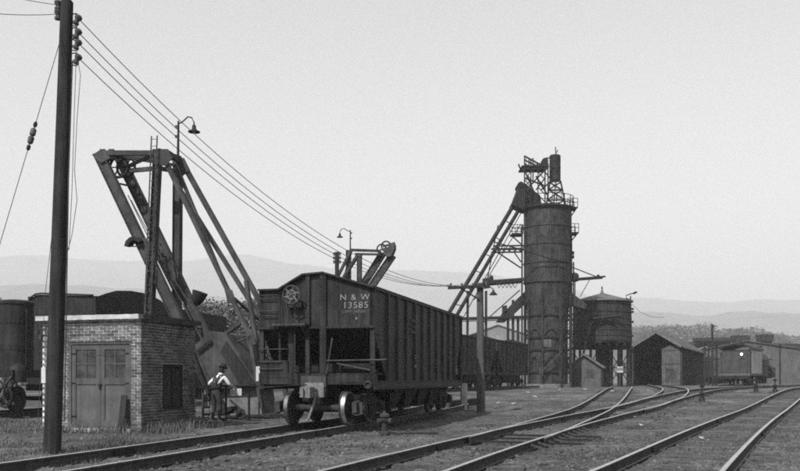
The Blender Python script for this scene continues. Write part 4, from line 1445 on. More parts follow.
# lower shell, legs, bands and arched braces
RL = 1.86
MB().lathe([(RL, -.1), (RL, h_(330)), (RL + .02, h_(318)), (RB - .06, zb)], (0, 0, 0), Z, 36).build('lower_shell', steel_tower, tw)
NL = 8
legs = [(math.cos(k * 2 * math.pi / NL + .39), math.sin(k * 2 * math.pi / NL + .39)) for k in range(NL)]
for x, y in legs:
    MB().bar((x * 2.08, y * 2.08, -.1), (x * 2.08, y * 2.08, zb), .13, .13).build('leg', steel_tower, tw)
for py in (316, 338, 350, 372):
    b = MB()
    for k in range(NL):
        p, q = legs[k], legs[(k + 1) % NL]
        b.bar((p[0] * 2.08, p[1] * 2.08, h_(py)), (q[0] * 2.08, q[1] * 2.08, h_(py)), .12, .16)
    b.build('ring_beam', steel, tw)
b = MB()
for k in range(NL):
    p, q = Vector((legs[k][0] * 2.08, legs[k][1] * 2.08, 0)), Vector((legs[(k + 1) % NL][0] * 2.08, legs[(k + 1) % NL][1] * 2.08, 0))
    b = MB()
    b.bar(p + Z * h_(315), q + Z * h_(285), .03, .05); b.bar(q + Z * h_(315), p + Z * h_(285), .03, .05)
    b.build('cross_brace', steel, tw)
b = MB()
for k in range(NL):
    p, q = Vector((legs[k][0] * 2.1, legs[k][1] * 2.1, 0)), Vector((legs[(k + 1) % NL][0] * 2.1, legs[(k + 1) % NL][1] * 2.1, 0))
    for top, foot in ((330, 338), (357, 372)):
        b = MB()
        pts = [p.lerp(q, i / 8) + Z * (h_(foot) + (h_(top) - h_(foot)) * math.sin(math.pi * i / 8)) for i in range(9)]
        b.path(pts, .05, 5)
        b.build('arched_brace', steel, tw)
MB().box((-.35, -1.86, h_(344)), (.75, .06, .7)).build('inspection_plate', wood_pale, tw)
MB().bar(P(539, 374, 77.6), P(562, 351, 77.6), .1, .14).build('loading_spout', steel_grey, tw, world=True)
MB().tube(P(561.5, 388, 77.7), P(561.5, 283, 77.7), .09, n=8).build('standpipe', steel, tw, world=True)
MB().lathe([(RL + .4, -.2), (RL + .4, .25), (RL, .3)], (0, 0, 0), Z, 36).build('footing', mat('sooty_concrete2', .12, .4, 2, .9, .3, 20), tw)
b = MB()
for x_ in (566, 570, 573.5):
    b.tube(P(x_, 387, 80.5), P(x_, 262, 80.5), .07, n=6)
for k in range(24):
    y_ = 384 - k * 5
    b.bar(P(566, y_, 80.5), P(573.5, y_ - (5 if k % 2 else 0), 80.5), .04, .05)
b.build('ladder_frame', steel, tw, world=True)
# platforms either side of the bin
for px0, px1, py in ((511, 522, 235), (569, 577, 234), (566, 576, 209)):
    b = MB()
    b.bar(P(px0, py, TY), P(px1, py, TY), 1.6, .12)
    for px_ in (px0, (px0 + px1) / 2, px1):
        for dy in (-.75, .75):
            b.bar(P(px_, py, TY) + Vector((0, dy, 0)), P(px_, py - 9, TY) + Vector((0, dy, 0)), .05, .05)
    for dy in (-.75, .75):
        for q_ in (5, 9):
            b.bar(P(px0, py - q_, TY) + Vector((0, dy, 0)), P(px1, py - q_, TY) + Vector((0, dy, 0)), .04, .05)
    b.bar(P(px0 if px0 < 530 else px1, py, TY), P(522 if px0 < 530 else 569, py + 10, TY), .1, .1)
    b.build('side_platform', steel, tw, world=True)
# inclined tubes of the skip hoist
for a, c, r in (((514.5, 203.5), (404, 388), .19), ((520.5, 207), (414, 388), .17)):
    MB().path([P(a[0], a[1], 79.6), P(c[0], c[1], 79.6)], r, 12).build('inclined_tube', steel, tw, world=True)
b = MB()
for k in range(11):
    f_ = k / 11
    p0 = P(514.5, 203.5, 79.4).lerp(P(404, 388, 79.4), f_); p1 = P(520, 207, 79.4).lerp(P(413, 388, 79.4), f_)
    b.bar(p0, p1, .05, .08)
b.build('tube_rungs', steel, tw, world=True)['kind'] = 'stuff'
b = MB()
for a, c in (((521, 213), (463, 318)), ((521, 224), (474, 300)), ((498, 225), (487, 281))):
    b.tube(P(*a, 80.4), P(*c, 80.4), .045, n=6)
b.build('stay_rod', steel, tw, world=True)
# bridges to the left
b = MB()
for py in (247, 250.5):
    for dy in (-.9, .9):
        b.bar(P(492, py + .6, TY) + Vector((0, dy, 0)), P(523, py, TY) + Vector((0, dy, 0)), .10, .14)
for k in range(6):
    px_ = 493 + k * 5.5
    b.bar(P(px_, 247.4, TY - .9), P(px_ + 5, 250.6, TY - .9), .06, .07); b.bar(P(px_, 251, TY) + Vector((0, -.9, 0)), P(px_, 251, TY) + Vector((0, .9, 0)), .08, .08)
b.bar(P(497, 252, TY), P(521, 268, TY), .10, .12); b.bar(P(514, 252, TY), P(521, 262, TY), .08, .10)
b.build('upper_bridge', steel, tw, world=True)
b = MB()
for dy in (-.9, .9):
    b.bar(P(482, 283.5, TY) + Vector((0, dy, 0)), P(523, 280.5, TY) + Vector((0, dy, 0)), .16, .32)
for k in range(9):
    px_ = 483 + k * 4.8
    b.bar(P(px_, 283 - k * .3, TY - .9), P(px_, 283 - k * .3, TY + .9), .1, .1)
b.bar(P(483, 281, TY), P(493, 279.3, TY), .9, .35); b.bar(P(490, 279, TY), P(492, 276, TY), .5, .3)
for k in range(5):
    b.bar(P(497 + k * 4, 284, TY - .9), P(499 + k * 4, 288, TY - .9), .04, .05); b.bar(P(499 + k * 4, 288, TY - .9), P(501 + k * 4, 284, TY - .9), .04, .05)
b.build('conveyor_bridge', steel, tw, world=True)
b = MB()
b.bar(P(458, 319, TY), P(533, 317, TY), 1.2, .22)
b.bar(P(458, 321.5, TY - .5), P(533, 319.5, TY - .5), .08, .08)
b.build('lower_bridge', steel, tw, world=True)
for px_ in (467, 486, 508, 513, 518):
    MB().bar(P(px_, 388, TY - .2), P(px_ + (.8 if px_ < 470 else 0), 291 if px_ < 500 else (316 if px_ != 513 else 300), TY - .2), .22, .22).build('bridge_post', steel, tw, world=True)
b = MB().prism([P(497, 322, TY - .5), P(505, 322, TY - .5), P(510, 318, TY - .5), P(534, 296, TY - .5), P(534, 283, TY - .5), P(503, 313, TY - .5)], (0, 1.0, 0))
b.build('coal_chute', steel, tw, world=True)
MB().bar(P(484, 322, TY), P(520, 290, TY), .06, .1).build('chute_rail', steel, tw, world=True)
MB().prism([P(503, 306, TY - .6), P(507, 305, TY - .6), P(507, 311, TY - .6), P(503, 313, TY - .6)], (0, .8, 0)).build('chute_gate', steel, tw, world=True)
MB().path([P(494, 242, 77.4), P(523, 250, 77.3), P(548, 258, 77.2), P(572, 263, 78)], .06, 6).build('stay_pipe', steel, tw, world=True)
for px_, y0_ in ((522, 225), (524.5, 300), (571.5, 232)):
    MB().tube(P(px_, 388, 79.2), P(px_, y0_, 79.2), .075, n=6).build('downpipe', steel, tw, world=True)
# right hand boom and chute
b = MB()
for dy in (-.6, .6):
    b.bar(P(568, 280, TY) + Vector((0, dy, 0)), P(604, 277.3, TY) + Vector((0, dy, 0)), .10, .16)
for k in range(8):
    b.bar(P(571 + k * 4.4, 279.8 - k * .32, TY - .6), P(571 + k * 4.4, 279.8 - k * .32, TY + .6), .08, .08)
b.bar(P(569, 266, TY), P(597, 277, TY), .06, .09); b.bar(P(597, 277, TY), P(599, 275.5, TY), .4, .25); b.bar(P(575, 279, TY), P(575, 300, TY), .08, .1); b.bar(P(590, 279, TY), P(580, 297, TY), .06, .06)
b.bar(P(569, 292, TY), P(577, 300, TY), .1, .1)
b.build('boom', steel, tw, world=True)
MB().lathe([(.1, -.5), (.35, -.45), (.4, -.1), (.4, .15), (.25, .3), (.1, .36)], P(574.5, 276.5, TY) - OT, Z, 14).build('winch_housing', steel, tw)
MB().prism([P(568, 290, TY - .5), P(587, 304, TY - .5), P(585, 309, TY - .5), P(572, 305, TY - .5), P(568, 303, TY - .5)], (0, 1.0, 0)).build('side_chute', steel_tower, tw, world=True)
for py in (253, 257):
    MB().box(P(572, py, TY) - OT, (.35, .3, .3)).build('insulator_box', steel, tw)
# hood where the skips tip, and the headframe
b = MB().prism([P(x, y, TY - .9) for x, y in ((511.5, 204), (514, 199), (518.5, 187), (522, 184.5), (525, 183), (528.5, 186), (533, 190), (540, 195), (541.5, 203), (536, 210), (524, 210))], (0, 1.8, 0))
b.build('tipping_hood', steel, tw, world=True)
MB().lathe([(.05, -.95), (.3, -.95), (.3, .95), (.05, .95)], P(519.5, 187, TY) - OT, (0, 1, 0), 12).build('hood_sheave', steel, tw)
hf = MB()
Ys = (TY - 1.1, TY + 1.1)
for Yv in Ys:
    for a, c in (((524.5, 210), (524.5, 155.5)), ((545, 210), (545, 163)), ((550, 182), (545.5, 210)), ((560.5, 181), (567, 211)), ((556, 181), (553, 210)), ((550, 182), (560.5, 181)),
                 ((520, 168.5), (547, 168.5)), ((524.5, 170), (541, 208)), ((545, 170), (526, 190)), ((533, 184), (533, 158)), ((524.5, 178), (545, 186)), ((545, 178), (536, 190)),
                 ((548, 190), (563, 190)), ((547, 200), (565, 200)), ((549, 190), (565, 200)), ((562, 190), (547, 200)), ((547, 200), (567, 210)), ((565, 200), (546, 210)), ((549, 182), (562, 190)), ((561, 182), (548, 190)),
                 ((524.5, 156), (541, 165)), ((524.5, 160), (541, 168)), ((524.5, 164), (533, 168)), ((541, 165), (547, 165)), ((537, 162.5), (537, 169)), ((529, 158), (529, 169)),
                 ((520, 168), (518.5, 164)), ((520, 168), (524, 171)), ((541, 190), (550, 182)), ((536, 176), (548, 196))):
        hf.bar(P(*a, Yv), P(*c, Yv), .10, .13)
for a in ((524.5, 168.5), (545, 168.5), (560.5, 182), (550, 182), (524.5, 157), (567, 210), (547, 200), (565, 200)):
    hf.bar(P(*a, Ys[0]), P(*a, Ys[1]), .1, .12)
for Yv in Ys:
    for k in range(5):
        y0_, y1_ = 172 + k * 7.5, 179.5 + k * 7.5
        hf.bar(P(524.5, y0_, Yv), P(531, y1_, Yv), .06, .08); hf.bar(P(531, y0_, Yv), P(524.5, y1_, Yv), .06, .08)
        hf.bar(P(538, y0_, Yv), P(545, y1_, Yv), .06, .08)
    for k in range(4):
        hf.bar(P(526 + k * 4.5, 156.5 + k * 2, Yv), P(526 + k * 4.5, 168, Yv), .05, .06)
        hf.bar(P(549 + k * 4, 190, Yv), P(547 + k * 5, 200, Yv), .05, .07)
    hf.bar(P(531, 210, Yv), P(531, 160, Yv), .08, .1); hf.bar(P(538, 200, Yv), P(538, 164, Yv), .08, .1); hf.bar(P(524.5, 196, Yv), P(531, 196, Yv), .08, .1); hf.bar(P(548, 163, Yv), P(548, 200, Yv), .10, .12)
    hf.bar(P(545, 172, Yv), P(552, 181, Yv), .08, .1); hf.bar(P(546, 158, Yv), P(552, 158, Yv), .08, .1)
hf.build('headframe', steel, tw, world=True)
MB().box((P(520, 169, TY) + P(547, 169, TY)) / 2, (2.5, 2.4, .1)).build('headframe_deck', steel, tw, world=True)
MB().lathe([(.05, 0), (.52, .0), (.52, 2.3), (.45, 2.4), (.05, 2.5)], P(555, 181, TY) - OT, Z, 20).build('head_tank', steel, tw)
MB().lathe([(.05, -.4), (.30, -.4), (.30, .4), (.05, .4)], P(544.5, 162, TY) - OT, (0, 1, 0), 16).build('motor', steel, tw)
MB().box(P(543, 166.5, TY) - OT, (.7, 1.0, .35)).build('winch_housing', steel, tw)
b = MB()
b.tube(P(556, 155, TY), P(555.4, 147, TY), .05, n=6); b.tube(P(556, 153, TY), P(558, 150, TY), .05, n=6)
b.build('vent_pipe', steel, tw, world=True)
b = MB()
for k in range(18):
    a = k * 2 * math.pi / 18
    b.tube((math.cos(a) * (RB + .2), math.sin(a) * (RB + .2), zt + .1), (math.cos(a) * (RB + .2), math.sin(a) * (RB + .2), zt + 1.1), .035, n=5)
for z in (zt + .6, zt + 1.1):
    b.ring((0, 0, z), RB + .2, .035, Z, 36, 5)
b.build('deck_railing', steel, tw)

# ------------------------------------------------------------------ water tank
WY = 88.0
OW = G(602, WY)
wt = thing('water_tank', 'round wooden water tank with conical roof on tall steel legs', 'water tank', tuple(OW))
def hw(py):
    return CAMH + (HY - py) / F * WY - OW.z
RT = 2.86
z0, z1 = hw(343), hw(302.5)
MB().lathe([(RT + .1, z0 - .05), (RT + .0, z1)], (0, 0, 0), Z, 48).build('tank_wall', tank_wood, wt)
st = MB()
for k in range(60):
    a = k * 2 * math.pi / 60
    st.bar((math.cos(a) * (RT + .10), math.sin(a) * (RT + .10), z0), (math.cos(a) * (RT + .015), math.sin(a) * (RT + .015), z1), .24, .03, up=(math.cos(a), math.sin(a), 0))
st.build('staves', tank_wood, wt)['kind'] = 'stuff'
b = MB()
for f_ in (.04, .16, .29, .43, .58, .74, .92):
    b.ring((0, 0, z0 + (z1 - z0) * f_), RT + .135 - .085 * f_, .035, Z, 48, 5)
b.build('hoop', steel, wt)
rp = [(RT + .28, z1 - .02), (RT + .25, z1 + .12), (.25, hw(293.5)), (.12, hw(292)), (.06, hw(288))]
MB().lathe(rp, (0, 0, 0), Z, 16).build('roof', roof_light if False else mat('grey_roofing', .09, .25, .8, .85, .1, 10, streak=.3), wt)
MB().lathe([(.12, 0), (.05, .3), (.1, .4), (.02, .6)], (0, 0, hw(292)), Z, 10).build('finial', steel, wt)
b = MB()
for k in range(-3, 4):
    b.box((k * .85, 0, z0 - .2), (.22, math.sqrt(max(.2, RT ** 2 - (k * .85) ** 2)) * 2 + .2, .3))
b.box((0, -1.4, z0 - .5), (5.6, .25, .3)); b.box((0, 1.4, z0 - .5), (5.6, .25, .3))
b.build('floor_joists', wood_dark, wt)
for x in (-2.55, -.85, .55, 1.35, 2.35):
    for y in (-1.4, 1.4):
        MB().bar((x, y, -.2), (x, y, z0 - .62), .22, .22).build('leg', steel, wt)
b = MB()
for xa, xb in ((-2.55, -.85), (.55, 2.35)):
    for y in (-1.4, 1.4):
        b = MB()
        b.bar((xa, y, .3), (xb, y, z0 - 1), .05, .08); b.bar((xb, y, .3), (xa, y, z0 - 1), .05, .08); b.bar((xa, y, 1.9), (xb, y, 1.9), .08, .1)
        b.build('cross_brace', steel, wt)
MB().tube((.2, 0, -.2), (.2, 0, z0 - .3), .75, n=20).build('riser_casing', wood_dark, wt)
# spout arms
b = MB()
b.path([P(566, 320, WY - 3.2), P(590, 319, WY - 3.4), P(622, 315.5, WY - 3.2)], .13, 8)
b.path([P(578, 303, WY - 3.1), P(590, 314, WY - 3.3), P(608, 316, WY - 3.3)], .06, 6); b.path([P(592, 301, WY - 3.1), P(598, 310, WY - 3.3), P(590, 318, WY - 3.3)], .06, 6)
b.bar(P(585, 316, WY - 3.3), P(597, 313, WY - 3.3), .3, .35); b.bar(P(600, 318, WY - 3.3), P(617, 322, WY - 3.2), .08, .1)
b.build('spout', steel, wt, world=True)
b = MB().tube(P(591, 321, WY - 3.4), P(576, 385, WY - 3.9), .12, n=10)
b.build('standpipe', steel_grey, wt, world=True)
b = MB()
for px_ in (627, 630):
    b.tube(G(px_, WY - .6), P(px_, 301, WY - .6), .06, n=6)
for k in range(22):
    b.bar(P(627, 384 - k * 3.8, WY - .6), P(630, 384 - k * 3.8, WY - .6), .04, .04)
b.build('ladder', steel, wt, world=True)
tl = thing('floodlight_mast', 'thin mast with lamp arm at the right edge of the water tank', 'yard lamp', tuple(G(631.5, WY - .5)))
b = MB()
b.tube(G(631.5, WY - .5), P(630.5, 296, WY - .5), .07, n=6)
b.path([P(630.5, 300, WY - .5), P(626, 298, WY - .5), P(626, 295.5, WY - .5), P(635, 292.5, WY - .5)], .06, 6)
b.build('pole', steel, tl, world=True)
MB().bar(P(633.5, 293.5, WY - .5), P(636.5, 292, WY - .5), .3, .2).build('lamp', steel, tl, world=True)
for py in (309, 312, 322, 336):
    MB().box(P(632, py, WY - .5) - G(631.5, WY - .5), (.3, .25, .22)).build('insulator', porcelain, tl)
wire('power_line', 'faint drooping wire right of the water tank', 'wire', [P(632, 304, 87), P(640, 312, 87), P(652, 317, 88), P(664, 317.5, 92)], .02, 'overhead wires')

# ------------------------------------------------------------------ simple buildings
def gable(root, W, D, ze, zr, wall_m, roof_m, rx=.5, over=.25, front=True):
    """front face on local y=0 from x=-W to 0; ridge at x=-W*rx along y"""
    xr = -W * rx
    if front:
        MB().prism([(-W, 0, -.2), (0, 0, -.2), (0, 0, ze), (xr, 0, zr), (-W, 0, ze)], (0, .15, 0)).build('wall', wall_m, root)
    MB().prism([(-W, D, -.2), (0, D, -.2), (0, D, ze), (xr, D, zr), (-W, D, ze)], (0, -.15, 0)).build('wall', wall_m, root)
    MB().span((-W, .15, -.2), (-W + .15, D - .15, ze)).build('wall', wall_m, root)
    MB().span((-.15, .15, -.2), (0, D - .15, ze)).build('wall', wall_m, root)
    b = MB()
    for xa in (0.0, -W):
        d = Vector((xa - xr, 0, ze - zr)).normalized()
        e_ = Vector((xa, 0, ze)) + d * over
        n_ = Vector((-d.z, 0, d.x)) * (1 if d.x > 0 else -1)
        b.prism([Vector((xr, -over, zr + .02)), e_ + Vector((0, -over, .02)), e_ + Vector((0, -over, .14)), Vector((xr, -over, zr + .16))], (0, D + over * 2, 0))
    return b.build('roof', roof_m, root)

# hut below the tank
th3 = R(17)
OH = P(601, 0, 81); OH.z = .5
hut = thing('small_hut', 'small pale gabled hut standing between tower and water tank', 'hut', tuple(OH), -th3)
gable(hut, 2.9, 4.2, 1.9, 3.0, wood_pale, mat('hut_roof', .10, .3, 1, .85, .1, 10, streak=.3), .55, .3)
d_ = MB().span((-2.5, -.04, 0), (-1.75, -.002, 1.75)).build('door', wood_grey, hut)
MB().box((-1.85, -.06, .9), (.06, .04, .1)).build('handle', iron, d_)
w_ = MB().span((-1.35, -.05, .9), (-.65, -.002, 1.7)).build('window', wood_grey, hut)
MB().span((-1.28, -.055, .96), (-1.02, -.0505, 1.64)).build('pane', glass_dark, w_); MB().span((-.98, -.055, .96), (-.72, -.0505, 1.64)).build('pane', glass_dark, w_)
for k in range(9):
    MB().span((-2.88 + k * .32, -.02, -.2) if k > 3 else (-2.88 + k * .32, -.02, 1.78), (-2.88 + k * .32 + .03, -.001, 1.85)).build('batten', wood_grey, hut)

# engine shed
th4 = math.atan2(793 - 400, F)
OE = P(682, 0, 95); OE.z = .5
es = thing('engine_shed', 'dark open fronted timber engine shed with one pale door leaf', 'engine shed', tuple(OE), -th4)
ZE, ZR, WW, DD = 4.3, 5.95, 5.45, 26.0
shed_wood = mat('sooty_boards', .035, .4, .8, .9, .2, 8, streak=.6)
shed_roof = mat('soot_roof', .06, .35, .4, .9, .1, 6, streak=.4)
gable(es, WW, DD, ZE, ZR, shed_wood, shed_roof, .50, .5, front=False)
MB().span((-WW, 0, -.2), (-WW + .2, .15, ZE)).build('door_post', shed_wood, es)
MB().span((-.16, 0, -.2), (0, .15, ZE)).build('door_post', shed_wood, es)
tr = MB()
for xa, za, xb, zb_ in ((-WW + .1, ZE - .1, -.1, ZE - .1), (-WW * .5, ZE - .1, -WW * .5, ZR - .1), (-WW * .75, ZE - .1, -WW * .5, ZR - .2), (-WW * .25, ZE - .1, -WW * .5, ZR - .2)):
    tr.bar((xa, 1.2, za), (xb, 1.2, zb_), .15, .2)
tr.build('roof_truss', iron, es)
tr = MB()
for s in (0, -WW):
    tr.bar((s, -.48, ZE + .02), (-WW * .5, -.48, ZR + .02), .10, .28)
tr.build('barge_board', mat('barge_grey', .10, .3, 2, .9, .1), es)
nb = 9
for k in range(nb):
    x = -2.15 + k * (1.98 / nb)
    zt_ = min(ZE + .12 - .5 * max(0, (-x - 1.5)),  ZE + (ZR - ZE) * ((-x) / (WW * .5)) - .25, 99)
    pk_ = MB().span((x + .01, -.10 + random.uniform(0, .03), .02), (x + 1.98 / nb - .012, -.03, zt_)).build('door_board', wood_pale, es)
for z in (.5, 2.4, 3.9):
    MB().span((-2.15, -.14, z), (-.17, -.101, z + .16)).build('door_ledge', wood_grey, es)
MB().span((-1.75, -.16, .7), (-1.1, -.141, 1.9)).build('door_window', glass_dark, es)
MB().span((-1.0, -.16, .7), (-.5, -.141, 1.9)).build('door_window', glass_dark, es)
b = MB()
for k in range(52):
    b.span((.0, .2 + k * .5, -.2), (.025, .24 + k * .5, ZE - .05))
b.build('wall_battens', shed_wood, es)

# low building behind the engine and its neighbours
th5 = R(28)
def shedlike(name, label, px, Y, W, D, ze, zr, wm, rm, th=th5, rx=.5, group=None, z=.5):
    o = P(px, 0, Y); o.z = z
    t = thing(name, label, 'building', tuple(o), -th, group)
    gable(t, W, D, ze, zr, wm, rm, rx, .3)
    return t
grey_wall = mat('grey_siding', .07, .3, .6, .9, .1, 6, streak=.5)
rb = shedlike('shop_building', 'grey low gabled shop building behind the engine at right edge', 806, 132, 15.5, 40, 5.2, 6.6, grey_wall, mat('shop_roof', .07, .3, .5, .9, .1, 6), R(20), .55)
for k in range(0):
    w_ = MB().span((-14.6 + k * 2.4, -.05, 1.6), (-13.2 + k * 2.4, -.002, 3.8)).build('window', wood_grey, rb)
    for a in (0, 1):
        MB().span((-14.5 + k * 2.4 + a * .62, -.065, 1.7), (-13.95 + k * 2.4 + a * .62, -.0505, 3.7)).build('pane', glass_dark, w_)
for k in range(22):
    MB().span((-15.4 + k * .7, -.03, 3.9), (-15.36 + k * .7, -.001, 5.2)).build('batten', wood_grey, rb) if k % 2 else None
lb = shedlike('long_shed', 'long low shed with pale roof between engine shed and poles', 733, 150, 9, 60, 4.6, 6.3, shed_wood, roof_light, R(22), .5)
lb2 = shedlike('far_warehouse', 'far dark roofed warehouse behind the yard poles', 742, 210, 22, 30, 8.3, 9.8, grey_wall, mat('ware_roof', .09, .3, .5, .9, .1, 6), R(14), .5)
fb = shedlike('pale_building', 'pale low building seen between hopper cars and coaling tower', 541, 150, 15, 20, 7.6, 10.2, mat('pale_siding', .16, .2, .6, .9, .1, 6, streak=.4), mat('pale_building_roof', .18, .25, .5, .9, .1, 6), R(14), .5)
for k in range(5):
    MB().span((-14 + k * 2.8, -.05, 2.2), (-12.6 + k * 2.8, -.002, 4.2)).build('window', glass_dark, fb)
fb2 = shedlike('pale_building', 'pale sided building seen through the legs of the water tank', 640, 140, 13, 18, 5.2, 7.2, mat('pale_siding2', .15, .25, .6, .9, .1, 6, streak=.4), MATS['pale_building_roof'], R(16), .5)
for k in range(4):
    MB().span((-12 + k * 2.8, -.05, 1.6), (-10.6 + k * 2.8, -.002, 3.4)).build('window', glass_dark, fb2)
nb_ = thing('white_notice', 'small white notice board beneath the water tank', 'notice', tuple(G(620, 86)))
MB().span((-.3, -.03, 1.4), (.3, .0, 2.0)).build('board', white, nb_); MB().box((0, .03, .7), (.08, .05, 1.9)).build('post', wood_grey, nb_)
# coal cars standing on the trestle behind
trs = thing('coal_trestle', 'long timber trestle behind the engine carrying two coal cars', 'trestle', tuple(G(752, 175)))
b = MB()
b.bar(P(690, 346, 178), P(800, 345.5, 172), 3.2, .7)
b.build('deck', wood_dark, trs, world=True)
for k in range(10):
    p = P(692 + k * 12, 346, 177.5 - k * .55)
    MB().bar(Vector((p.x, p.y - 1, .4)), Vector((p.x, p.y - .6, p.z)), .35, .35).bar(Vector((p.x, p.y + 1, .4)), Vector((p.x, p.y + .6, p.z)), .35, .35).build('bent', wood_dark, trs, world=True)
for px_, w_, top_, lab in ((740, 14, 336, 'coal car on the trestle, middle one of the three'), (764.5, 11.5, 335, 'coal car on the trestle, rightmost of the three'), (713, 36, 338.3, 'long low car on the trestle, leftmost of the three')):
    c = P(px_, 345, 175)
    t = thing('coal_car', lab, 'coal car', (c.x, c.y, P(px_, 343.6, 175).z), 0, 'coal cars on the trestle')
    hw_ = w_ / 2 / F * 175
    hh = (344 - top_) / F * 175
    MB().span((-hw_, -1.5, .45), (hw_, 1.5, hh)).build('car_body', steel_hopper_old, t)
    for k in range(6):
        MB().span((-hw_ + .1 + k * hw_ / 2.7, -1.58, .45), (-hw_ + .22 + k * hw_ / 2.7, -1.501, hh)).build('side_stake', steel_hopper_old, t)
    MB().span((-hw_ * .9, -1.0, .0), (hw_ * .9, 1.0, .449)).build('underframe', iron, t)

# ------------------------------------------------------------------ engine at right, seen from the tender end
th6 = R(34)
OL = P(750, 0, 93); OL.z = .5
lo = thing('steam_locomotive', 'grey steam engine backing towards us, tender lamp shining white', 'locomotive', tuple(OL), -th6)
loco_grey = mat('dusty_tender', .042, .3, 1.2, .75, .1, 10, streak=.5)
x0, x1 = -3.15, 0
MB().span((x0, 0, 1.35), (x1, .8, 3.75)).build('tender_tank', loco_grey, lo)
for x in (-3.1, -2.1, -1.05, -.05):
    MB().span((x - .03, -.03, 1.35), (x + .03, -.001, 3.75)).build('seam_strip', steel_grey, lo)
MB().span((x0 + .2, .3, 3.75), (x1 - .2, .8, 3.9)).build('coal_bunker', steel, lo)
MB().span((x0 - .05, -.15, 1.1), (x1 + .05, 6.2, 1.349)).build('footplate', wood_pale, lo)
cab = MB().span((x0 + .05, .85, 1.35), (x1 + .02, 6.2, 3.85))
cab.build('cab', mat('cab_grey', .30, .2, 1.2, .7, .1, 10, streak=.3), lo)
rf = MB()
pr = [(x0 - .15, 3.92), (x0 + .2, 4.16), (x0 + .8, 4.36), (-1.55, 4.45), (-.75, 4.36), (-.2, 4.16), (.15, 3.92)]
rf.prism([(x, .4, z) for x, z in pr] + [(x, .4, z + .2) for x, z in pr[::-1]], (0, 6.0, 0))
rf.build('cab_roof', iron, lo)
MB().lathe([(.3, -.5), (.3, .3), (.22, .35)], (-1.55, 1.6, 4.75), Z, 12).build('cab_vent', loco_grey, lo)
MB().lathe([(1.12, 0), (1.12, 6.5), (1.0, 6.6), (.2, 6.7)], (-1.55, 6.2, 2.75), (0, 1, 0), 28).build('boiler', iron, lo)
MB().lathe([(.36, 0), (.33, .9), (.42, 1.0), (.42, 1.1)], (-1.55, 12.0, 3.6), Z, 16).build('chimney', iron, lo)
MB().lathe([(.42, 0), (.42, .5), (.3, .7), (.05, .75)], (-1.55, 8.6, 3.65), Z, 16).build('steam_dome', iron, lo)
b = MB()
b.span((-.6, 6.3, 1.0), (.35, 7.8, 2.9)); b.span((-.8, 7.8, .9), (.15, 12, 1.5)); b.tube((0, 9.6, 1.4), (0, 10.6, 1.4), .6, n=14); b.span((-.4, 8.4, 1.0), (.25, 10.9, 1.7)); b.span((-.3, 11, .9), (.3, 12.4, 2.1)); b.tube((-.1, 6.3, 2.9), (-.1, 12.4, 3.1), .08, n=6); b.tube((.1, 7.8, 2.2), (.1, 9.4, 2.2), .35, n=12)
b.build('running_gear', iron, lo)
hl = MB().lathe([(.05, .2), (.12, .2), (.15, -.12), (.135, -.14)], (-.8, -.2, 3.42), (0, 1, 0), 18).build('headlight', steel, lo)
lit = bpy.data.materials.new('lit_lamp'); lit.use_nodes = True
lb_ = lit.node_tree.nodes['Principled BSDF']
lb_.inputs['Base Color'].default_value = (.9, .9, .9, 1); lb_.inputs['Emission Color'].default_value = (1, 1, 1, 1); lb_.inputs['Emission Strength'].default_value = 3.0
MB().lathe([(.132, 0), (.08, -.03), (.02, -.05)], (-.8, -.34, 3.42), (0, 1, 0), 18).build('lens', lit, hl)
MB().span((-1.1, -.14, 3.04), (-.5, -.02, 3.1)).build('lamp_bracket', pale_metal, lo)
b = MB()
for s in (-2.9, -.25):
    b.path([(s, -.12, 1.4), (s, -.18, 2.0), (s, -.18, 3.4), (s, -.02, 3.5)], .03, 6)
b.path([(-2.9, -.2, 1.5), (-.25, -.2, 1.5)], .03, 6)
b.build('grab_rail', steel_grey, lo)
b = MB()
b.box((-1.55, -.5, .95), (.35, .8, .3)); b.span((x0, -.2, .75), (x1, .1, 1.08))
b.build('coupler_beam', iron, lo)
for y in (1.0, 2.6, 4.6, 7.4, 9.0, 10.6, 12.2):
    wheel_parts(lo, (-1.55, y, .62), 1, .43 if y < 8 else .45)
for x in (-2.75, -.45):
    MB().span((x - .1, .6, .45), (x + .1, 3.0, .85)).build('truck_frame', iron_dust, lo)
MB().span((-3.0, 6.2, .9), (-.1, 12.6, 1.25)).build('main_frame', iron, lo)

# ------------------------------------------------------------------ box cars standing beyond the poles
def boxcar(px, Y, rz, L, label, m):
    o = P(px, 0, Y); o.z = .5
    t = thing('box_car', label, 'box car', tuple(o), -rz, 'box cars beyond the yard poles')
    MB().span((-2.8, 0, 1.1), (0, L, 3.7)).build('body', m, t)
    MB().prism([(-2.95, -.12, 3.7), (.15, -.12, 3.7), (-1.4, -.12, 4.15)], (0, L + .24, 0)).build('roof', iron_dust, t)
    d_ = MB().span((.001, L / 2 - .9, 1.15), (.05, L / 2 + .9, 3.6)).build('door', m, t)
    MB().span((.051, L / 2 - .7, 2.2), (.08, L / 2 - .6, 2.5)).build('handle', iron, d_)
    b = MB()
    for k in range(9):
        b.span((-2.75 + k * .33, -.03, 1.1), (-2.72 + k * .33, -.001, 3.7))
    for k in range(16):
        b.span((.0, .3 + k * L / 16.5, 1.1), (.03, .36 + k * L / 16.5, 3.7)) if abs(.3 + k * L / 16.5 - L / 2) > 1 else None
    b.build('battens', m, t)['kind'] = 'stuff'
    for z in (1.4, 1.9, 2.4, 2.9, 3.4):
        MB().path([(-2.5, 0, z), (-2.5, -.1, z), (-2.0, -.1, z), (-2.0, 0, z)], .03, 5).build('grab_iron', pale_metal, t)
    MB().span((-2.6, -.3, .8), (-.2, L + .3, 1.099)).build('underframe', iron, t)
    for y in (1.2, 2.8, L - 2.8, L - 1.2):
        wheel_parts(t, (-1.4, y, .62), 1, .42)
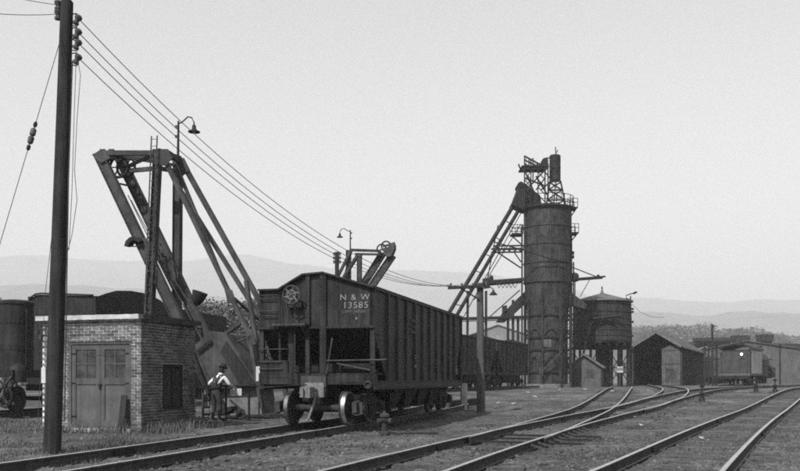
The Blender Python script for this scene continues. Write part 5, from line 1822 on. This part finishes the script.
boxcar(706, 118, R(26), 9, 'dusty box car behind the short posts left of the engine', mat('boxcar_paint', .075, .4, 1, .85, .15, 10, streak=.6))
boxcar(721, 128, R(26), 9, 'box car half hidden behind the steam engine', mat('boxcar_paint_dark', .05, .4, 1, .85, .15, 10, streak=.6))
# ------------------------------------------------------------------ yard poles at right
for px_, top_, Y_, r_, lab in ((713, 324, 88, .13, 'tallest bare wooden pole left of the engine'), (704.5, 341, 96, .14, 'short thick post nearest the engine shed wall'),
                               (708.5, 340, 97, .12, 'middle short post of the cluster left of the engine'), (716.5, 343, 98, .16, 'short post between the tallest pole and the engine'), (780, 344, 96, .10, 'thin pole against the grey shop building wall')):
    o = thing('yard_pole', lab, 'pole', tuple(G(px_, Y_)), 0, 'poles beside the engine')
    MB().tube((0, 0, -.2), P(px_ - (.9 if px_ == 713 else 0), top_, Y_) - G(px_, Y_), r_, r_ * .8, 10).build('shaft', wood_dark, o)
    MB().box(P(px_, top_ + 2, Y_) - G(px_, Y_) - Vector((0, r_ + .02, 0)), (.3, .06, .12)).build('bracket', iron, o)

# ------------------------------------------------------------------ switch stands
for px_, py_, lab in ((702, 400, 'squat black switch stand, the nearest of three, left of the front track'), (756, 392, 'small switch stand before the pale side of the engine'), (775, 391, 'small switch stand with tilted lever right of the engine')):
    Y_ = 41.0 if px_ == 702 else 52.0
    o = thing('switch_stand', lab, 'switch stand', tuple(G(px_, Y_)), R(-20), 'switch stands')
    b = MB(); b.span((-.35, -.2, 0), (.35, .2, .08)); b.build('base', tie_mat, o)
    MB().lathe([(.16, .08), (.14, .2), (.09, .26), (.09, .4), (.12, .42), (.10, .5)], (0, 0, 0), Z, 12).build('body', iron, o)
    MB().tube((0, 0, .45), (0, 0, .82), .03, n=6).build('spindle', iron, o)
    MB().prism([(-.14, 0, .78), (0, 0, .66), (.14, 0, .78), (0, 0, .9)], (0, .012, 0)).build('target', iron, o)
    MB().tube((.05, -.12, .3), (.55 if px_ != 775 else -.5, -.2, .45), .022, n=6).build('lever', iron, o)

# ------------------------------------------------------------------ trees
def crown_mesh(name, m, n_cl, w, h, leaf, n_leaf, seed, zlow=.25):
    rnd = random.Random(seed)
    vs, fs = [], []
    for c in range(n_cl):
        while True:
            p = Vector((rnd.uniform(-1, 1), rnd.uniform(-1, 1), rnd.uniform(-1, 1)))
            if .35 < p.length < 1: break
        c0 = Vector((p.x * w / 2 * .85, p.y * w / 2 * .85, h * (zlow + (1 - zlow) * (.5 + .46 * p.z))))
        r = rnd.uniform(.10, .22) * w
        for _ in range(n_leaf):
            d = Vector((rnd.gauss(0, 1), rnd.gauss(0, 1), rnd.gauss(0, 1))).normalized() * r * rnd.uniform(.55, 1.05)
            q = c0 + Vector((d.x, d.y, d.z * .75))
            u = Vector((rnd.gauss(0, 1), rnd.gauss(0, 1), rnd.gauss(0, 1))).normalized()
            v = u.cross(Vector((rnd.gauss(0, 1), rnd.gauss(0, 1), rnd.gauss(0, 1)))).normalized()
            s = leaf * rnd.uniform(.6, 1.3)
            n = len(vs)
            vs += [q - u * s, q + v * s * .6, q + u * s, q - v * s * .6]
            fs.append((n, n + 1, n + 2, n + 3))
    me = bpy.data.meshes.new(name)
    me.from_pydata([tuple(v) for v in vs], [], fs)
    me.materials.append(m)
    return me
def trunk_mesh(h, r, seed):
    rnd = random.Random(seed)
    b = MB()
    b.path([(0, 0, -.3), (rnd.uniform(-.1, .1), 0, h * .3), (rnd.uniform(-.3, .3), rnd.uniform(-.2, .2), h * .6), (rnd.uniform(-.4, .4), 0, h * .85)], [r, r * .8, r * .5, r * .15], 7)
    for k in range(6):
        a = k * 1.1 + rnd.random()
        z = h * (.3 + .07 * k)
        b.path([(0, 0, z), (math.cos(a) * h * .14, math.sin(a) * h * .14, z + h * .13), (math.cos(a) * h * .24, math.sin(a) * h * .24, z + h * .22)], [r * .4, r * .25, r * .08], 5)
    return b.mesh('trunk', bark)
crowns = [crown_mesh('crown', m_, 46, 9, 11, .24, 150, s_) for m_, s_ in ((leaf_a, 1), (leaf_b, 2), (leaf_c, 3), (leaf_a, 4))]
bush = [crown_mesh('crown', m_, 40, 4.6, 4.4, .075, 330, s_, .08) for m_, s_ in ((leaf_b, 11), (leaf_a, 12), (leaf_b, 13))]
trunks = [trunk_mesh(11, .3, 5), trunk_mesh(11, .26, 6)]
def tree(px, Y, top, crown, label, group, wide=1.0):
    g = G(px, Y)
    t = thing('tree', label, 'tree', tuple(g), random.random() * 6, group)
    H = P(px, top, Y).z - g.z
    base = 4.4 if crown in bush else 11
    s = H / base
    inst('crown', crown, t, None, None, (s * wide, s * wide, s))
    inst('trunk', random.choice(trunks), t, None, None, (s * (base / 11), s * (base / 11), s * base / 11))
    return t
rowY = [(637, 327, 'hazy far tree just left of the engine shed ridge'), (648, 325.5, 'hazy far tree above the left slope of the engine shed roof'), (659, 327, 'hazy far tree directly above the engine shed ridge'),
        (669, 331, 'low hazy far tree above the right slope of the engine shed roof'), (678, 325.5, 'tall hazy far tree above the engine shed door leaf, in the left big clump'), (687, 324.5, 'tallest hazy far tree, right of the engine shed ridge'),
        (696, 326, 'hazy far tree above the right end of the engine shed roof'), (705, 329, 'hazy far tree just left of the tallest bare pole'), (714, 328, 'hazy far tree behind the top of the tallest bare pole'),
        (723, 329, 'hazy far tree just right of the tallest bare pole'), (733, 328, 'hazy far tree above the left coal car of the trestle'), (742, 330, 'hazy far tree behind the left coal car of the trestle'),
        (752, 331, 'hazy far tree above the gap between the two coal cars'), (762, 331, 'hazy far tree behind the right coal car of the trestle'), (773, 334, 'low hazy far tree just right of the trestle coal cars'),
        (783, 335, 'low hazy far tree above the shop building ridge'), (792, 336, 'low hazy far tree above the right slope of the shop building'), (801, 337, 'last low hazy far tree cut by the right picture edge'),
        (516, 341, 'low hazy far tree in the gap left of the coaling tower'), (500, 340, 'low hazy far tree above the gap between the two shorter hopper cars')]
for k, (px_, top_, lab) in enumerate(rowY):
    Y_ = 640 + 70 * math.sin(k * 2.1)
    tree(px_, Y_, top_ + random.uniform(-1, 1.2), crowns[k % 4], lab, 'far row of trees', 1.5)
near_b = [(207, 305, 66, 'bush behind the skip chute, left end of the thicket'), (222, 300, 70, 'tall pale bush seen between the hoist braces'), (236, 296, 74, 'bush with rounded top left of the hopper car end'), (251, 303, 68, 'bush directly left of the hopper car end'),
          (243, 330, 58, 'low pale bush in front of the thicket left of the hopper car'), (262, 312, 72, 'bush partly behind the hopper car left corner'), (228, 335, 60, 'low bush just above the skip chute cover'),
          (-6, 300, 95, 'pale tree cut by the left picture edge'), (6, 304, 100, 'pale bush beside the upright boiler at left edge'), (16, 318, 72, 'bush behind the upright boiler'), (215, 330, 64, 'low bush between chute and thicket')]
for k, (px_, top_, Y_, lab) in enumerate(near_b):
    tree(px_, Y_, top_, bush[k % 3], lab, 'thicket behind the near hoist', 1.15)
for k, (px_, top_, Y_, lab) in enumerate(((200, 322, 150, 'distant tree behind the right end of the tender'), (270, 318, 140, 'distant tree hidden behind the hopper car left edge'), (225, 312, 160, 'distant tall tree behind the thicket of bushes'), (246, 314, 170, 'distant tree right of the tall one behind the thicket'))):
    tree(px_, Y_, top_, crowns[k % 4], lab, 'trees behind the thicket', 1.3)

# ------------------------------------------------------------------ litter
pm = []
for k in range(3):
    b = MB().prism([(-.09, -.05, 0), (.08, -.07, 0), (.11, .03, 0), (.0, .08, 0), (-.1, .05, 0)], (0, 0, .035))
    for v in b.v:
        v.z += random.uniform(-.01, .03)
    pm.append(b.mesh('paper_scrap', scrap_m))
for px_, py_, lab in ((535, 401, 'largest white scrap on the bare ground right of the cross arm pole'), (528, 398.5, 'white scrap just behind the largest one right of the cross arm pole'), (436, 412, 'small white scrap in front of the stop timber'),
                      (408, 415, 'small white scrap on the ground right of the hopper truck'), (499, 404, 'small white scrap just right of the cross arm pole foot'), (733, 467, 'white scrap in the grass beside the front right rail at the bottom'),
                      (701, 440, 'white scrap between the rails of the front track'), (634, 417, 'white scrap between the middle track and the front track'), (641, 427, 'white scrap lying nearest the left rail of the front track'),
                      (597, 391, 'white scrap in front of the small hut door'), (612, 391.5, 'white scrap in front of the water tank legs'), (585, 390, 'white scrap left of the small hut'), (648, 391, 'white scrap before the dark opening of the engine shed'),
                      (560, 391, 'white scrap at the foot of the coaling tower'), (514, 405, 'white scrap midway between the cross arm pole and the branch rail')):
    Y_ = 1.33 * F / (py_ - HY)
    for _ in range(12):
        Y_ = (CAMH - tz((px_ - 400) / F * Y_, Y_)) * F / (py_ - HY)
    Y_ = min(Y_, 75)
    g = G(px_, Y_)
    g.z += relief(g.x, g.y)
    o = inst('paper_scrap', random.choice(pm), None, g + Z * .03, (random.uniform(-.3, .3), random.uniform(-.3, .3), random.random() * 6), (1.3, 1.0, 1) if Y_ > 30 else (.6, .5, .7))
    tag(o, lab, 'scrap', 'white scraps on the ground')
